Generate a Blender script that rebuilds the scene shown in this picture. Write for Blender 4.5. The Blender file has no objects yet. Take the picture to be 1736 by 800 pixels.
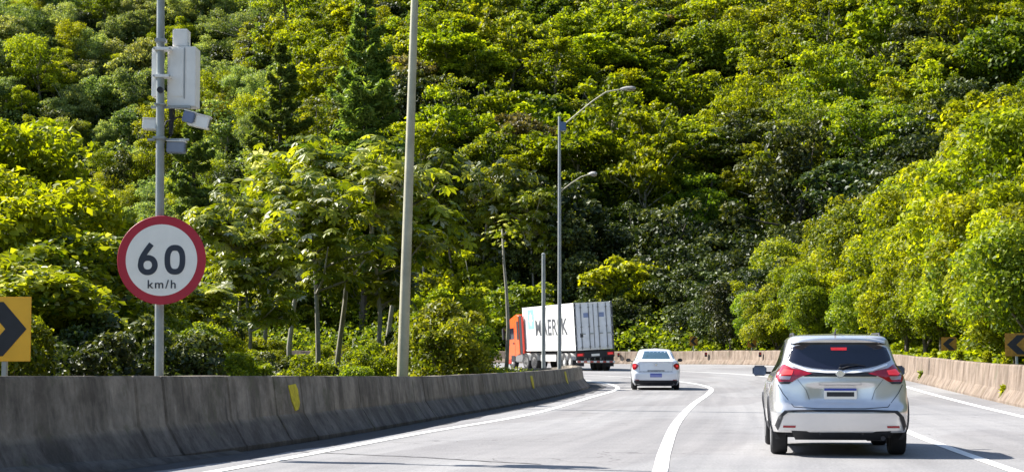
import bpy, bmesh, math, random
import numpy as np
from mathutils import Vector, Matrix, noise as mnoise

R = math.radians
rng = np.random.default_rng(11)
random.seed(11)
S = bpy.context.scene
COL = S.collection

# ------------------------------------------------------------------ camera, sky, sun, exposure
EYE = 1.325
F = 3130.0                    # focal length in photo pixels (photo 1736 wide)
cd = bpy.data.cameras.new('camera')
cd.sensor_width = 36.0
cd.lens = 36.0 * F / 1736.0
cd.clip_start = 0.1
cd.clip_end = 3000.0
cam = bpy.data.objects.new('camera', cd)
COL.objects.link(cam)
cam.location = (0, 0, EYE)
cam.rotation_euler = (R(90) + math.atan(200.0 / F), 0, 0)
S.camera = cam

SUN_EL = R(43)
SUN_H = Vector((-0.90, 0.43, 0)).normalized()
to_sun = Vector((SUN_H.x * math.cos(SUN_EL), SUN_H.y * math.cos(SUN_EL), math.sin(SUN_EL)))
w = bpy.data.worlds.new('World')
S.world = w
w.use_nodes = True
nt = w.node_tree
bg = nt.nodes['Background']
sky = nt.nodes.new('ShaderNodeTexSky')
sky.sky_type = 'NISHITA'
sky.sun_disc = False
sky.sun_elevation = SUN_EL
sky.sun_rotation = math.atan2(SUN_H.x, SUN_H.y)
sky.air_density = 1.0
sky.dust_density = 0.6
nt.links.new(sky.outputs[0], bg.inputs[0])
bg.inputs[1].default_value = 0.088
sd = bpy.data.lights.new('sun', 'SUN')
sd.energy = 4.6
sd.angle = R(0.53)
sd.color = (1.0, 0.955, 0.88)
sun = bpy.data.objects.new('sun', sd)
COL.objects.link(sun)
sun.rotation_euler = to_sun.to_track_quat('Z', 'Y').to_euler()
sun.location = to_sun * 50
S.view_settings.view_transform = 'Standard'
S.view_settings.look = 'None'
S.view_settings.exposure = 1.5
S.view_settings.gamma = 1.0
S.cycles.max_bounces = 7
S.cycles.diffuse_bounces = 4
S.cycles.transmission_bounces = 5
S.cycles.transparent_max_bounces = 6
S.cycles.sample_clamp_indirect = 6.0

# ------------------------------------------------------------------ materials
def newmat(name):
    m = bpy.data.materials.new(name)
    m.use_nodes = True
    return m, m.node_tree, m.node_tree.nodes['Principled BSDF']

def ramp(nt, fac, stops, interp='LINEAR'):
    r = nt.nodes.new('ShaderNodeValToRGB')
    r.color_ramp.interpolation = interp
    el = r.color_ramp.elements
    el[0].position, el[0].color = stops[0][0], (*stops[0][1], 1)
    el[1].position, el[1].color = stops[-1][0], (*stops[-1][1], 1)
    for p, c in stops[1:-1]:
        e = el.new(p)
        e.color = (*c, 1)
    nt.links.new(fac, r.inputs[0])
    return r.outputs[0]

def tex_noise(nt, scale, detail=6, rough=0.6, vec=None, stretch=None):
    n = nt.nodes.new('ShaderNodeTexNoise')
    n.inputs['Scale'].default_value = scale
    n.inputs['Detail'].default_value = detail
    n.inputs['Roughness'].default_value = rough
    if vec is None:
        tc = nt.nodes.new('ShaderNodeTexCoord')
        vec = tc.outputs['Object']
    if stretch:
        mp = nt.nodes.new('ShaderNodeMapping')
        mp.inputs['Scale'].default_value = stretch
        nt.links.new(vec, mp.inputs[0])
        vec = mp.outputs[0]
    nt.links.new(vec, n.inputs['Vector'])
    return n.outputs['Fac']

def mixc(nt, fac, a, b, mode='MIX'):
    m = nt.nodes.new('ShaderNodeMix')
    m.data_type = 'RGBA'
    m.blend_type = mode
    for i, v in ((0, fac), (6, a), (7, b)):
        if isinstance(v, (int, float)):
            m.inputs[i].default_value = v
        elif isinstance(v, tuple):
            m.inputs[i].default_value = (*v, 1)
        else:
            nt.links.new(v, m.inputs[i])
    return m.outputs[2]

def bump(nt, bsdf, h, strength=0.3, dist=0.02):
    b = nt.nodes.new('ShaderNodeBump')
    b.inputs['Strength'].default_value = strength
    b.inputs['Distance'].default_value = dist
    nt.links.new(h, b.inputs['Height'])
    nt.links.new(b.outputs[0], bsdf.inputs['Normal'])

def simple(name, col, rough=0.5, metal=0.0, var=0.12, vscale=6.0, coat=0.0, emit=None, estr=0, spec=0.5):
    m, nt, b = newmat(name)
    c2 = tuple(max(0, c * (1 - var)) for c in col)
    c1 = tuple(min(1, c * (1 + var)) for c in col)
    nt.links.new(ramp(nt, tex_noise(nt, vscale, 5), [(0.3, c2), (0.7, c1)]), b.inputs['Base Color'])
    b.inputs['Roughness'].default_value = rough
    b.inputs['Metallic'].default_value = metal
    b.inputs['Coat Weight'].default_value = coat
    b.inputs['Coat Roughness'].default_value = 0.06
    b.inputs['Specular IOR Level'].default_value = spec
    if emit:
        b.inputs['Emission Color'].default_value = (*emit, 1)
        b.inputs['Emission Strength'].default_value = estr
    return m

def asphalt_mat():
    m, nt, b = newmat('asphalt')
    fine = tex_noise(nt, 26, 4, 0.75)
    mid = tex_noise(nt, 1.3, 5, 0.6)
    big = tex_noise(nt, 0.22, 3, 0.5, stretch=(1.0, 0.35, 1))
    c = ramp(nt, fine, [(0.30, (0.13, 0.127, 0.128)), (0.70, (0.40, 0.392, 0.39))])
    c = mixc(nt, 0.42, c, ramp(nt, mid, [(0.3, (0.20, 0.196, 0.197)), (0.7, (0.30, 0.293, 0.29))]))
    c = mixc(nt, 0.7, c, ramp(nt, big, [(0.35, (0.80, 0.80, 0.81)), (0.65, (1.0, 1.0, 1.0))]), 'MULTIPLY')
    # faint lengthwise wear streaks
    la = nt.nodes.new('ShaderNodeAttribute'); la.attribute_name = 'lane_pos'
    st = tex_noise(nt, 1.0, 5, 0.6, vec=la.outputs['Vector'], stretch=(1.1, 0.03, 1))
    pt = tex_noise(nt, 1.0, 2, 0.4, vec=la.outputs['Vector'], stretch=(0.16, 0.06, 1))
    c = mixc(nt, 1.0, c, ramp(nt, pt, [(0.47, (0.88, 0.87, 0.87)), (0.50, (1, 1, 1))]), 'MULTIPLY')
    c = mixc(nt, 0.6, c, ramp(nt, st, [(0.38, (0.78, 0.78, 0.79)), (0.60, (1.05, 1.04, 1.03))]), 'MULTIPLY')
    # hairline cracks where a mask allows
    tc = nt.nodes.new('ShaderNodeTexCoord')
    v = nt.nodes.new('ShaderNodeTexVoronoi')
    v.feature = 'DISTANCE_TO_EDGE'
    v.inputs['Scale'].default_value = 0.55
    wn = nt.nodes.new('ShaderNodeTexNoise'); wn.inputs['Scale'].default_value = 1.1; wn.inputs['Detail'].default_value = 4
    nt.links.new(tc.outputs['Object'], wn.inputs['Vector'])
    add = nt.nodes.new('ShaderNodeVectorMath'); add.operation = 'MULTIPLY_ADD'
    nt.links.new(wn.outputs['Color'], add.inputs[0]); add.inputs[1].default_value = (1.4, 1.4, 0)
    nt.links.new(tc.outputs['Object'], add.inputs[2])
    nt.links.new(add.outputs[0], v.inputs['Vector'])
    ck = ramp(nt, v.outputs['Distance'], [(0.003, (0.55, 0.54, 0.54)), (0.012, (1, 1, 1))])
    msk = ramp(nt, tex_noise(nt, 0.33, 2, 0.5), [(0.52, (0, 0, 0)), (0.60, (1, 1, 1))])
    sep = nt.nodes.new('ShaderNodeSeparateColor'); nt.links.new(msk, sep.inputs[0])
    c = mixc(nt, sep.outputs[0], c, mixc(nt, 1.0, c, ck, 'MULTIPLY'))
    nt.links.new(c, b.inputs['Base Color'])
    b.inputs['Roughness'].default_value = 0.85
    b.inputs['Specular IOR Level'].default_value = 0.3
    bump(nt, b, fine, 0.35, 0.01)
    return m

def concrete_mat(name, lo, hi, stain, moss=0.0, grime=False):
    m, nt, b = newmat(name)
    c = ramp(nt, tex_noise(nt, 1.7, 8, 0.7), [(0.28, lo), (0.72, hi)])
    c = mixc(nt, 0.75, c, ramp(nt, tex_noise(nt, 2.6, 6, 0.65, stretch=(0.9, 0.9, 0.30)), [(0.40, stain), (0.56, (1, 1, 1))]), 'MULTIPLY')
    c = mixc(nt, 0.6, c, ramp(nt, tex_noise(nt, 14, 5, 0.7), [(0.3, (0.72, 0.71, 0.70)), (0.62, (1, 1, 1))]), 'MULTIPLY')
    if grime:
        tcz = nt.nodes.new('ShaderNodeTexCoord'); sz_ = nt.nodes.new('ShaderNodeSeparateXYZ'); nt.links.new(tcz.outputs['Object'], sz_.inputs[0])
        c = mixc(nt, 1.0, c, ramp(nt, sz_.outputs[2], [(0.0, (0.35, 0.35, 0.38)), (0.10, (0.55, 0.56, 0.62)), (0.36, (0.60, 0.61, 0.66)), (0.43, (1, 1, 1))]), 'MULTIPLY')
    sr = tex_noise(nt, 1.0, 7, 0.7, stretch=(5.0, 5.0, 0.55))
    c = mixc(nt, 0.8, c, ramp(nt, sr, [(0.30, (0.35, 0.34, 0.34)), (0.42, (1, 1, 1)), (0.66, (1, 1, 1)), (0.74, (1.35, 1.33, 1.28))]), 'MULTIPLY')
    if moss:
        mk = ramp(nt, tex_noise(nt, 0.9, 8, 0.75), [(0.56, (0, 0, 0)), (0.66, (moss, moss, moss))])
        sp = nt.nodes.new('ShaderNodeSeparateColor'); nt.links.new(mk, sp.inputs[0])
        c = mixc(nt, sp.outputs[0], c, (0.10, 0.095, 0.055))
    nt.links.new(c, b.inputs['Base Color'])
    b.inputs['Roughness'].default_value = 0.92
    bump(nt, b, tex_noise(nt, 9, 8, 0.7), 0.5, 0.02)
    return m

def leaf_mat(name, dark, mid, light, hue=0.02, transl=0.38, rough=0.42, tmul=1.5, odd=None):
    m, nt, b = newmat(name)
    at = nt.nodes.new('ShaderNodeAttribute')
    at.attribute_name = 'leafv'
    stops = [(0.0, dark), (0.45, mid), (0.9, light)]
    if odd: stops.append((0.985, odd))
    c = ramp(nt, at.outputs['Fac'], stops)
    oi = nt.nodes.new('ShaderNodeObjectInfo')
    hs = nt.nodes.new('ShaderNodeHueSaturation')
    mr = nt.nodes.new('ShaderNodeMapRange')
    mr.inputs[3].default_value = 0.5 - hue
    mr.inputs[4].default_value = 0.5 + hue
    nt.links.new(oi.outputs['Random'], mr.inputs[0])
    nt.links.new(mr.outputs[0], hs.inputs['Hue'])
    m2 = nt.nodes.new('ShaderNodeMapRange')
    m2.inputs[3].default_value = 0.7
    m2.inputs[4].default_value = 1.25
    mul = nt.nodes.new('ShaderNodeMath'); mul.operation = 'MULTIPLY'; mul.inputs[1].default_value = 7.31
    fr = nt.nodes.new('ShaderNodeMath'); fr.operation = 'FRACT'
    nt.links.new(oi.outputs['Random'], mul.inputs[0]); nt.links.new(mul.outputs[0], fr.inputs[0])
    nt.links.new(fr.outputs[0], m2.inputs[0]); nt.links.new(m2.outputs[0], hs.inputs['Value'])
    nt.links.new(c, hs.inputs['Color'])
    nt.links.new(hs.outputs[0], b.inputs['Base Color'])
    b.inputs['Roughness'].default_value = rough
    b.inputs['Specular IOR Level'].default_value = 0.28
    tr = nt.nodes.new('ShaderNodeBsdfTranslucent')
    tc = mixc(nt, 1.0, hs.outputs[0], (tmul, tmul * 0.97, tmul * 0.32), 'MULTIPLY')
    nt.links.new(tc, tr.inputs[0])
    mx = nt.nodes.new('ShaderNodeMixShader')
    mx.inputs[0].default_value = transl
    nt.links.new(b.outputs[0], mx.inputs[1]); nt.links.new(tr.outputs[0], mx.inputs[2])
    nt.links.new(mx.outputs[0], nt.nodes['Material Output'].inputs[0])
    return m

M = {}
M['asphalt'] = asphalt_mat()
def paint_mat():
    m, nt, b = newmat('road_paint')
    wear = ramp(nt, tex_noise(nt, 7, 9, 0.75), [(0.55, (0.78, 0.77, 0.74)), (0.68, (0.36, 0.35, 0.34))])
    c = mixc(nt, 0.6, wear, ramp(nt, tex_noise(nt, 1.1, 4, 0.6), [(0.3, (0.78, 0.77, 0.75)), (0.7, (1, 1, 1))]), 'MULTIPLY')
    nt.links.new(c, b.inputs['Base Color']); b.inputs['Roughness'].default_value = 0.75
    return m
M['paint'] = paint_mat()
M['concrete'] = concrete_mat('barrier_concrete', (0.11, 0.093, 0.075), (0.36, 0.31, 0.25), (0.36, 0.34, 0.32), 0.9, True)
M['wall'] = concrete_mat('wall_concrete', (0.14, 0.105, 0.08), (0.28, 0.215, 0.165), (0.48, 0.42, 0.34), 0.6)
M['soil'] = simple('soil', (0.022, 0.03, 0.008), 1.0, var=0.5, vscale=0.8, spec=0.0)
M['bark'] = simple('bark', (0.17, 0.14, 0.11), 0.9, var=0.45, vscale=3)
M['palebark'] = simple('pale_bark', (0.27, 0.25, 0.20), 0.9, var=0.35, vscale=2)
M['darkbark'] = simple('dark_bark', (0.06, 0.05, 0.04), 0.9, var=0.4, vscale=3)
M['galv'] = simple('galvanised_steel', (0.30, 0.32, 0.32), 0.5, 0.35, var=0.2, vscale=3)
M['palepole'] = simple('weathered_pole', (0.46, 0.43, 0.32), 0.6, 0.1, var=0.2, vscale=2)
M['greypole'] = simple('grey_pole', (0.33, 0.35, 0.36), 0.55, 0.2, var=0.2, vscale=2)
M['whitebox'] = simple('grey_white_enclosure', (0.82, 0.80, 0.77), 0.5, var=0.07, vscale=4)
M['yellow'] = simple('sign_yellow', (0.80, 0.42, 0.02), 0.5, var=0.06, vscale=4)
M['shadedyellow'] = simple('shaded_sign_yellow', (0.34, 0.17, 0.015), 0.6, var=0.3, vscale=9)  # sign yellow darkened: leaf shade put into the panel colour
M['black'] = simple('black', (0.012, 0.013, 0.02), 0.55, var=0.3)
M['red'] = simple('sign_red', (0.42, 0.008, 0.03), 0.5, var=0.08)
M['signwhite'] = simple('sign_white', (0.85, 0.82, 0.77), 0.5, var=0.04)
M['navy'] = simple('sign_black', (0.018, 0.025, 0.045), 0.5)
M['yellowmark'] = simple('barrier_yellow', (0.50, 0.42, 0.01), 0.7, var=0.35, vscale=12)
M['tar'] = simple('tar', (0.055, 0.05, 0.055), 0.8, var=0.3, vscale=20)
M['dirt_shadow'] = simple('gutter_dirt_shadow', (0.045, 0.043, 0.045), 0.95, var=0.5, vscale=8)
M['silver'] = simple('silver_paint', (0.70, 0.69, 0.69), 0.25, 0.55, var=0.02, coat=1.0)
M['whitepaint'] = simple('white_paint', (0.82, 0.83, 0.86), 0.28, 0.0, var=0.02, coat=1.0)
M['glass'] = simple('tinted_glass', (0.008, 0.009, 0.02), 0.05, 0.0, var=0.1, coat=0.5, spec=0.6)
M['plastic'] = simple('black_plastic', (0.018, 0.019, 0.024), 0.6, var=0.3)
M['tyre'] = simple('tyre_rubber', (0.018, 0.018, 0.02), 0.85, var=0.3)
M['alloy'] = simple('alloy', (0.45, 0.45, 0.46), 0.35, 0.8, var=0.1)
M['redlens'] = simple('red_lens', (0.30, 0.002, 0.012), 0.12, var=0.25, vscale=14, coat=1.0)
M['redlit'] = simple('lit_lamp', (0.8, 0.05, 0.05), 0.2, emit=(1.0, 0.03, 0.05), estr=0.12)
M['clearlens'] = simple('clear_lens', (0.40, 0.30, 0.32), 0.1, 0.3, coat=1.0)
M['chrome'] = simple('chrome', (0.75, 0.76, 0.78), 0.15, 0.95, var=0.04)
M['orange'] = simple('orange_cab_paint', (0.80, 0.105, 0.008), 0.35, var=0.06, coat=0.6)
M['redcab'] = simple('red_trim', (0.50, 0.03, 0.012), 0.5)
M['container'] = simple('container_white', (0.84, 0.83, 0.80), 0.5, var=0.06, vscale=1.2)
M['door'] = simple('container_door', (0.80, 0.82, 0.86), 0.5, var=0.12, vscale=2)
M['logo'] = simple('logo_blue', (0.20, 0.55, 0.66), 0.5)
M['letter'] = simple('lettering', (0.05, 0.055, 0.065), 0.6)
M['plateblue'] = simple('plate_blue', (0.02, 0.05, 0.35), 0.5)
M['mudguard'] = simple('pale_mudguard', (0.55, 0.54, 0.52), 0.6, var=0.2)
M['darkbar'] = simple('dark_steel', (0.09, 0.095, 0.11), 0.5, 0.2, var=0.3)
M['cutend'] = simple('lamp_housing', (0.36, 0.34, 0.31), 0.5)
# leaves
L_YG = leaf_mat('leaf_yellow_green', (0.075, 0.11, 0.006), (0.215, 0.25, 0.006), (0.41, 0.42, 0.014), 0.014, 0.5, 0.55, 1.7)
L_GR = leaf_mat('leaf_green', (0.055, 0.095, 0.008), (0.165, 0.21, 0.012), (0.35, 0.37, 0.025), 0.018, 0.46, 0.5, 1.7)
L_DK = leaf_mat('leaf_dark_glossy', (0.014, 0.028, 0.006), (0.045, 0.065, 0.012), (0.15, 0.17, 0.035), 0.02, 0.25, 0.5)
L_FAR = leaf_mat('leaf_hazed_green', (0.09, 0.14, 0.06), (0.22, 0.27, 0.09), (0.43, 0.45, 0.17), 0.03, 0.45, 0.55, 1.6)  # lightened, greyed leaves: distance haze put into the colour
L_BR = leaf_mat('leaf_bronze', (0.07, 0.06, 0.02), (0.18, 0.14, 0.05), (0.34, 0.26, 0.14), 0.02, 0.3, 0.5)
L_PINE = leaf_mat('leaf_pine', (0.05, 0.09, 0.02), (0.15, 0.22, 0.04), (0.32, 0.39, 0.09), 0.01, 0.45, 0.5)
L_BIG = leaf_mat('leaf_large', (0.045, 0.08, 0.008), (0.19, 0.22, 0.008), (0.40, 0.41, 0.03), 0.01, 0.42, 0.42, 1.5, odd=(0.48, 0.48, 0.34))

# ------------------------------------------------------------------ helpers
def tag(o, label=None, cat=None, group=None, kind=None):
    if label: o['label'] = label
    if cat: o['category'] = cat
    if group: o['group'] = group
    if kind: o['kind'] = kind
    return o

def empty(name, loc, rz=0.0):
    o = bpy.data.objects.new(name, None)
    o.empty_display_size = 0.2
    COL.objects.link(o)
    o.location = loc
    o.rotation_euler = (0, 0, rz)
    return o

class MB:
    def __init__(s):
        s.v, s.f, s.m = [], [], []
    def add(s, vs, fs, mi=0, mat=None):
        b = len(s.v)
        if mat is not None:
            vs = [tuple(mat @ Vector(p)) for p in vs]
        s.v += [tuple(p) for p in vs]
        s.f += [tuple(i + b for i in f) for f in fs]
        s.m += [mi] * len(fs)
        return s
    def box(s, x0, x1, y0, y1, z0, z1, bev=0.0, mi=0, mat=None):
        if bev <= 0:
            vs = [(x, y, z) for z in (z0, z1) for y in (y0, y1) for x in (x0, x1)]
            fs = [(0, 2, 3, 1), (4, 5, 7, 6), (0, 1, 5, 4), (2, 6, 7, 3), (0, 4, 6, 2), (1, 3, 7, 5)]
            return s.add(vs, fs, mi, mat)
        bm = bmesh.new()
        bmesh.ops.create_cube(bm, size=1)
        for v in bm.verts:
            v.co = Vector(((x0 + x1) / 2 + v.co.x * (x1 - x0), (y0 + y1) / 2 + v.co.y * (y1 - y0), (z0 + z1) / 2 + v.co.z * (z1 - z0)))
        bmesh.ops.bevel(bm, geom=list(bm.edges), offset=bev, segments=2, affect='EDGES')
        bm.verts.index_update()
        vs = [tuple(v.co) for v in bm.verts]
        fs = [tuple(v.index for v in f.verts) for f in bm.faces]
        bm.free()
        return s.add(vs, fs, mi, mat)
    def tube(s, pts, rad, n=8, mi=0, cap=True, mat=None):
        pts = [Vector(p) for p in pts]
        if isinstance(rad, (int, float)): rad = [rad] * len(pts)
        vs, fs = [], []
        up = Vector((0, 0, 1))
        prev = None
        for i, p in enumerate(pts):
            d = (pts[min(i + 1, len(pts) - 1)] - pts[max(i - 1, 0)]).normalized()
            a = d.orthogonal().normalized() if prev is None else (prev - d * prev.dot(d)).normalized()
            prev = a
            b = d.cross(a)
            for k in range(n):
                t = 2 * math.pi * k / n
                vs.append(tuple(p + (a * math.cos(t) + b * math.sin(t)) * rad[i]))
        for i in range(len(pts) - 1):
            for k in range(n):
                fs.append((i * n + k, i * n + (k + 1) % n, (i + 1) * n + (k + 1) % n, (i + 1) * n + k))
        if cap:
            fs.append(tuple(range(n - 1, -1, -1)))
            fs.append(tuple((len(pts) - 1) * n + k for k in range(n)))
        return s.add(vs, fs, mi, mat)
    def lathe(s, prof, n=24, axis='x', mi=0, mat=None):
        # prof: (along, radius)
        vs, fs = [], []
        for a, r in prof:
            for k in range(n):
                t = 2 * math.pi * k / n
                c, q = r * math.cos(t), r * math.sin(t)
                vs.append({'x': (a, c, q), 'y': (c, a, q), 'z': (c, q, a)}[axis])
        for i in range(len(prof) - 1):
            for k in range(n):
                fs.append((i * n + k, i * n + (k + 1) % n, (i + 1) * n + (k + 1) % n, (i + 1) * n + k))
        fs.append(tuple(range(n)))
        fs.append(tuple((len(prof) - 1) * n + k for k in range(n)))
        return s.add(vs, fs, mi, mat)
    def prism(s, poly, y0, y1, mi=0, mat=None):
        # poly in x,z extruded along y
        n = len(poly)
        vs = [(x, y0, z) for x, z in poly] + [(x, y1, z) for x, z in poly]
        fs = [tuple(range(n)), tuple(range(2 * n - 1, n - 1, -1))]
        for i in range(n):
            fs.append((i, i + n, (i + 1) % n + n, (i + 1) % n))
        return s.add(vs, fs, mi, mat)
    def build(s, name, mats, parent=None, smooth=False, angle=None):
        me = bpy.data.meshes.new(name)
        me.from_pydata(s.v, [], s.f)
        if not isinstance(mats, (list, tuple)): mats = [mats]
        for m in mats: me.materials.append(m)
        me.polygons.foreach_set('material_index', s.m)
        bm = bmesh.new(); bm.from_mesh(me)
        bmesh.ops.recalc_face_normals(bm, faces=bm.faces)
        if angle is not None:
            for f in bm.faces: f.smooth = True
            for e in bm.edges:
                if len(e.link_faces) == 2 and e.calc_face_angle(0) > R(angle): e.smooth = False
        bm.to_mesh(me); bm.free()
        if smooth:
            me.polygons.foreach_set('use_smooth', [True] * len(me.polygons))
        o = bpy.data.objects.new(name, me)
        COL.objects.link(o)
        if parent: o.parent = parent
        return o

def catmull(pts, step=1.0):
    P = [np.array(p, float) for p in pts]
    P = [2 * P[0] - P[1]] + P + [2 * P[-1] - P[-2]]
    out = []
    for i in range(1, len(P) - 2):
        n = max(2, int(np.linalg.norm(P[i + 1] - P[i]) / step))
        for k in range(n):
            t = k / n
            out.append(0.5 * ((2 * P[i]) + (-P[i - 1] + P[i + 1]) * t + (2 * P[i - 1] - 5 * P[i] + 4 * P[i + 1] - P[i + 2]) * t * t
                              + (-P[i - 1] + 3 * P[i] - 3 * P[i + 1] + P[i + 2]) * t ** 3))
    out.append(P[-2])
    return np.array(out)

def sp(t, w):
    t = np.asarray(t, float) / w
    return w * np.where(t > 30, t, np.log1p(np.exp(np.minimum(t, 30))))

def Z(x, y):
    """road surface height"""
    return 0.006 * sp(np.asarray(y) - 57, 4) + 0.028 * sp(np.asarray(x) - 10.5, 1.2) * (1 / (1 + np.exp(-(np.asarray(y) - 35) / 8)))

def smooth01(a, b, x):
    t = np.clip((np.asarray(x, float) - a) / (b - a), 0, 1)
    return t * t * (3 - 2 * t)

# ------------------------------------------------------------------ road layout (metres, camera at 0,0)
INNER = catmull([(-27, -60), (-17.2, -24), (-9.7, 2), (-6.7, 13.5), (-5.15, 19.2), (-3.5, 26), (-2.45, 31.5), (-1.35, 38.6), (0.55, 51), (2.65, 67), (3.0, 72.5),
                 (2.8, 77), (2.0, 83), (0.3, 89), (-2.6, 95), (-7, 100.5), (-14, 106), (-25, 111), (-50, 117), (-130, 125)])
OUTER = catmull([(2.5, -60), (5.5, -24), (7.8, 2), (8.9, 16), (9.9, 26), (11.2, 36), (12.3, 45), (14.1, 59), (15.75, 73), (17.5, 92), (18.1, 106), (17.6, 118), (16.2, 129),
                 (13, 139), (7.5, 148), (-1, 155), (-15, 160), (-32, 164), (-60, 167), (-130, 170)])
LINE_L = catmull([(-15.2, -24), (-8.0, 2), (-5.2, 13), (-3.42, 20.7), (-1.56, 31), (0.42, 41), (2.3, 55.6), (3.65, 65.5), (4.0, 71), (3.85, 77), (3.0, 84), (1.2, 90.2), (-1.9, 96.4), (-6.3, 101.9), (-13.4, 107.3), (-24.5, 112.4), (-50, 118.4)], 0.5)
LINE_C = catmull([(-5.2, -24), (-0.6, 2), (0.9, 14), (1.64, 20.7), (2.10, 25.5), (3.2, 36), (4.8, 49), (6.4, 60.5), (7.2, 67), (7.5, 73), (7.3, 79), (6.6, 86), (5.0, 93), (2.2, 99.5), (-2.5, 106), (-9, 111.5), (-20, 117), (-40, 122)], 0.5)
LINE_R = catmull([(0.4, -24), (3.9, 2), (4.95, 13), (5.66, 20.7), (6.65, 30.7), (8.5, 45), (10.4, 60), (11.7, 75), (12.2, 86), (11.9, 95), (11.0, 102), (9.6, 109), (7.2, 118), (3.4, 127), (-3, 136), (-13, 144), (-28, 150), (-60, 156)], 0.5)
LINE_E = catmull([(4.6, -24), (7.1, 2), (8.2, 16), (9.15, 26), (10.35, 36), (11.45, 45), (13.2, 59), (14.85, 73), (16.6, 92), (17.2, 106), (16.7, 117.7), (15.3, 128.4),
                  (12.2, 138), (6.9, 147), (-1.4, 153.9), (-15, 158.9), (-30, 162), (-60, 165.6)], 0.5)

def resample(C, n):
    d = np.r_[0, np.cumsum(np.linalg.norm(np.diff(C, axis=0), axis=1))]
    t = np.linspace(0, d[-1], n)
    return np.c_[np.interp(t, d, C[:, 0]), np.interp(t, d, C[:, 1])]

def strip(C, w0, w1, dz, seg_from=0, seg_to=None):
    """flat ribbon along curve C, from offset w0 to w1 (right of the travel direction positive)"""
    T = np.gradient(C, axis=0); T /= np.linalg.norm(T, axis=1)[:, None]
    N = np.c_[T[:, 1], -T[:, 0]]
    A, B = C + N * w0, C + N * w1
    mb = MB()
    vs, fs = [], []
    for i in range(len(C)):
        for q in (A[i], B[i]):
            vs.append((q[0], q[1], float(Z(q[0], q[1])) + dz))
    for i in range(len(C) - 1):
        fs.append((2 * i, 2 * i + 1, 2 * i + 3, 2 * i + 2))
    return mb.add(vs, fs)

# road surface
n = 420
Ai, Bo = resample(INNER, n), resample(OUTER, n)
mb = MB(); vs, fs, lat = [], [], []
K = 30
for i in range(n):
    for k in range(K + 1):
        q = Ai[i] * (1 - k / K) + Bo[i] * (k / K)
        vs.append((q[0], q[1], float(Z(q[0], q[1]))))
        lat.append((float(np.linalg.norm(q - Ai[i])), i * 1.05, 0.0))
for i in range(n - 1):
    for k in range(K):
        a = i * (K + 1) + k
        fs.append((a, a + 1, a + K + 2, a + K + 1))
mb.add(vs, fs)
ro = tag(mb.build('road', M['asphalt'], smooth=True), kind='structure')
ra = ro.data.attributes.new('lane_pos', 'FLOAT_VECTOR', 'POINT')
ra.data.foreach_set('vector', np.array(lat, np.float32).ravel())
for nm, C, wd in (('road_edge_line', LINE_L, 0.17), ('road_lane_line', LINE_C, 0.175), ('road_lane_line', LINE_R, 0.16), ('road_edge_line', LINE_E, 0.18)):
    tag(strip(C, -wd / 2, wd / 2, 0.007).build(nm, M['paint'], smooth=True), kind='structure')
# dirty gutter darkened with painted barrier shadow, and a sealed joint across the lane
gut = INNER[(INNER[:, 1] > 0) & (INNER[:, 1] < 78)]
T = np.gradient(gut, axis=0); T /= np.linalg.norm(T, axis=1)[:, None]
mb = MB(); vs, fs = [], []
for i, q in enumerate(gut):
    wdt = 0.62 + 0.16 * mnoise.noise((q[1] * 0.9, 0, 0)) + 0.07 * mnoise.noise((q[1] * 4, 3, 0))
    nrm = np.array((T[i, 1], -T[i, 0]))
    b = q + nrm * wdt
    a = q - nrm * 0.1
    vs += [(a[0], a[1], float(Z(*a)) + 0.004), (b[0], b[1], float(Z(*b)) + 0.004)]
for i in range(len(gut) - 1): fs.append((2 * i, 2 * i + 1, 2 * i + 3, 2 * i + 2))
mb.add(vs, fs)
tag(mb.build('road_gutter_dirt_shadow', M['dirt_shadow']), kind='structure')
jp = catmull([(-3.35, 25.75), (-2.6, 25.0), (-1.3, 24.0), (-0.4, 23.1), (0.35, 22.4)], 0.15)
jp = jp + np.c_[rng.normal(0, 0.008, len(jp)), rng.normal(0, 0.02, len(jp))]
tag(strip(jp, -0.028, 0.028, 0.0055).build('road_tar_seam', M['tar']), kind='structure')

# ------------------------------------------------------------------ terrain
def poly_sd(P, C):
    """unsigned distance of points P to polyline C, and side sign (right of travel positive)"""
    best = np.full(len(P), 1e9); sgn = np.zeros(len(P))
    C = np.vstack([C[::4], C[-1:]]) if len(C) > 150 else C
    for a, b in zip(C[:-1], C[1:]):
        d = b - a
        L = d @ d
        t = np.clip(((P - a) @ d) / L, 0, 1)
        q = a + t[:, None] * d
        r = P - q
        dist = np.hypot(r[:, 0], r[:, 1])
        s = np.sign(r[:, 0] * d[1] - r[:, 1] * d[0])
        m = dist < best
        best[m] = dist[m]; sgn[m] = s[m]
    return best * np.where(sgn == 0, 1, sgn)

def fbm(x, y, s, seed=0.0):
    out = np.empty(len(x))
    for i in range(len(x)):
        out[i] = mnoise.fractal((x[i] * s + seed, y[i] * s, seed * 1.7), 0.9, 2.0, 3)
    return out

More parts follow.
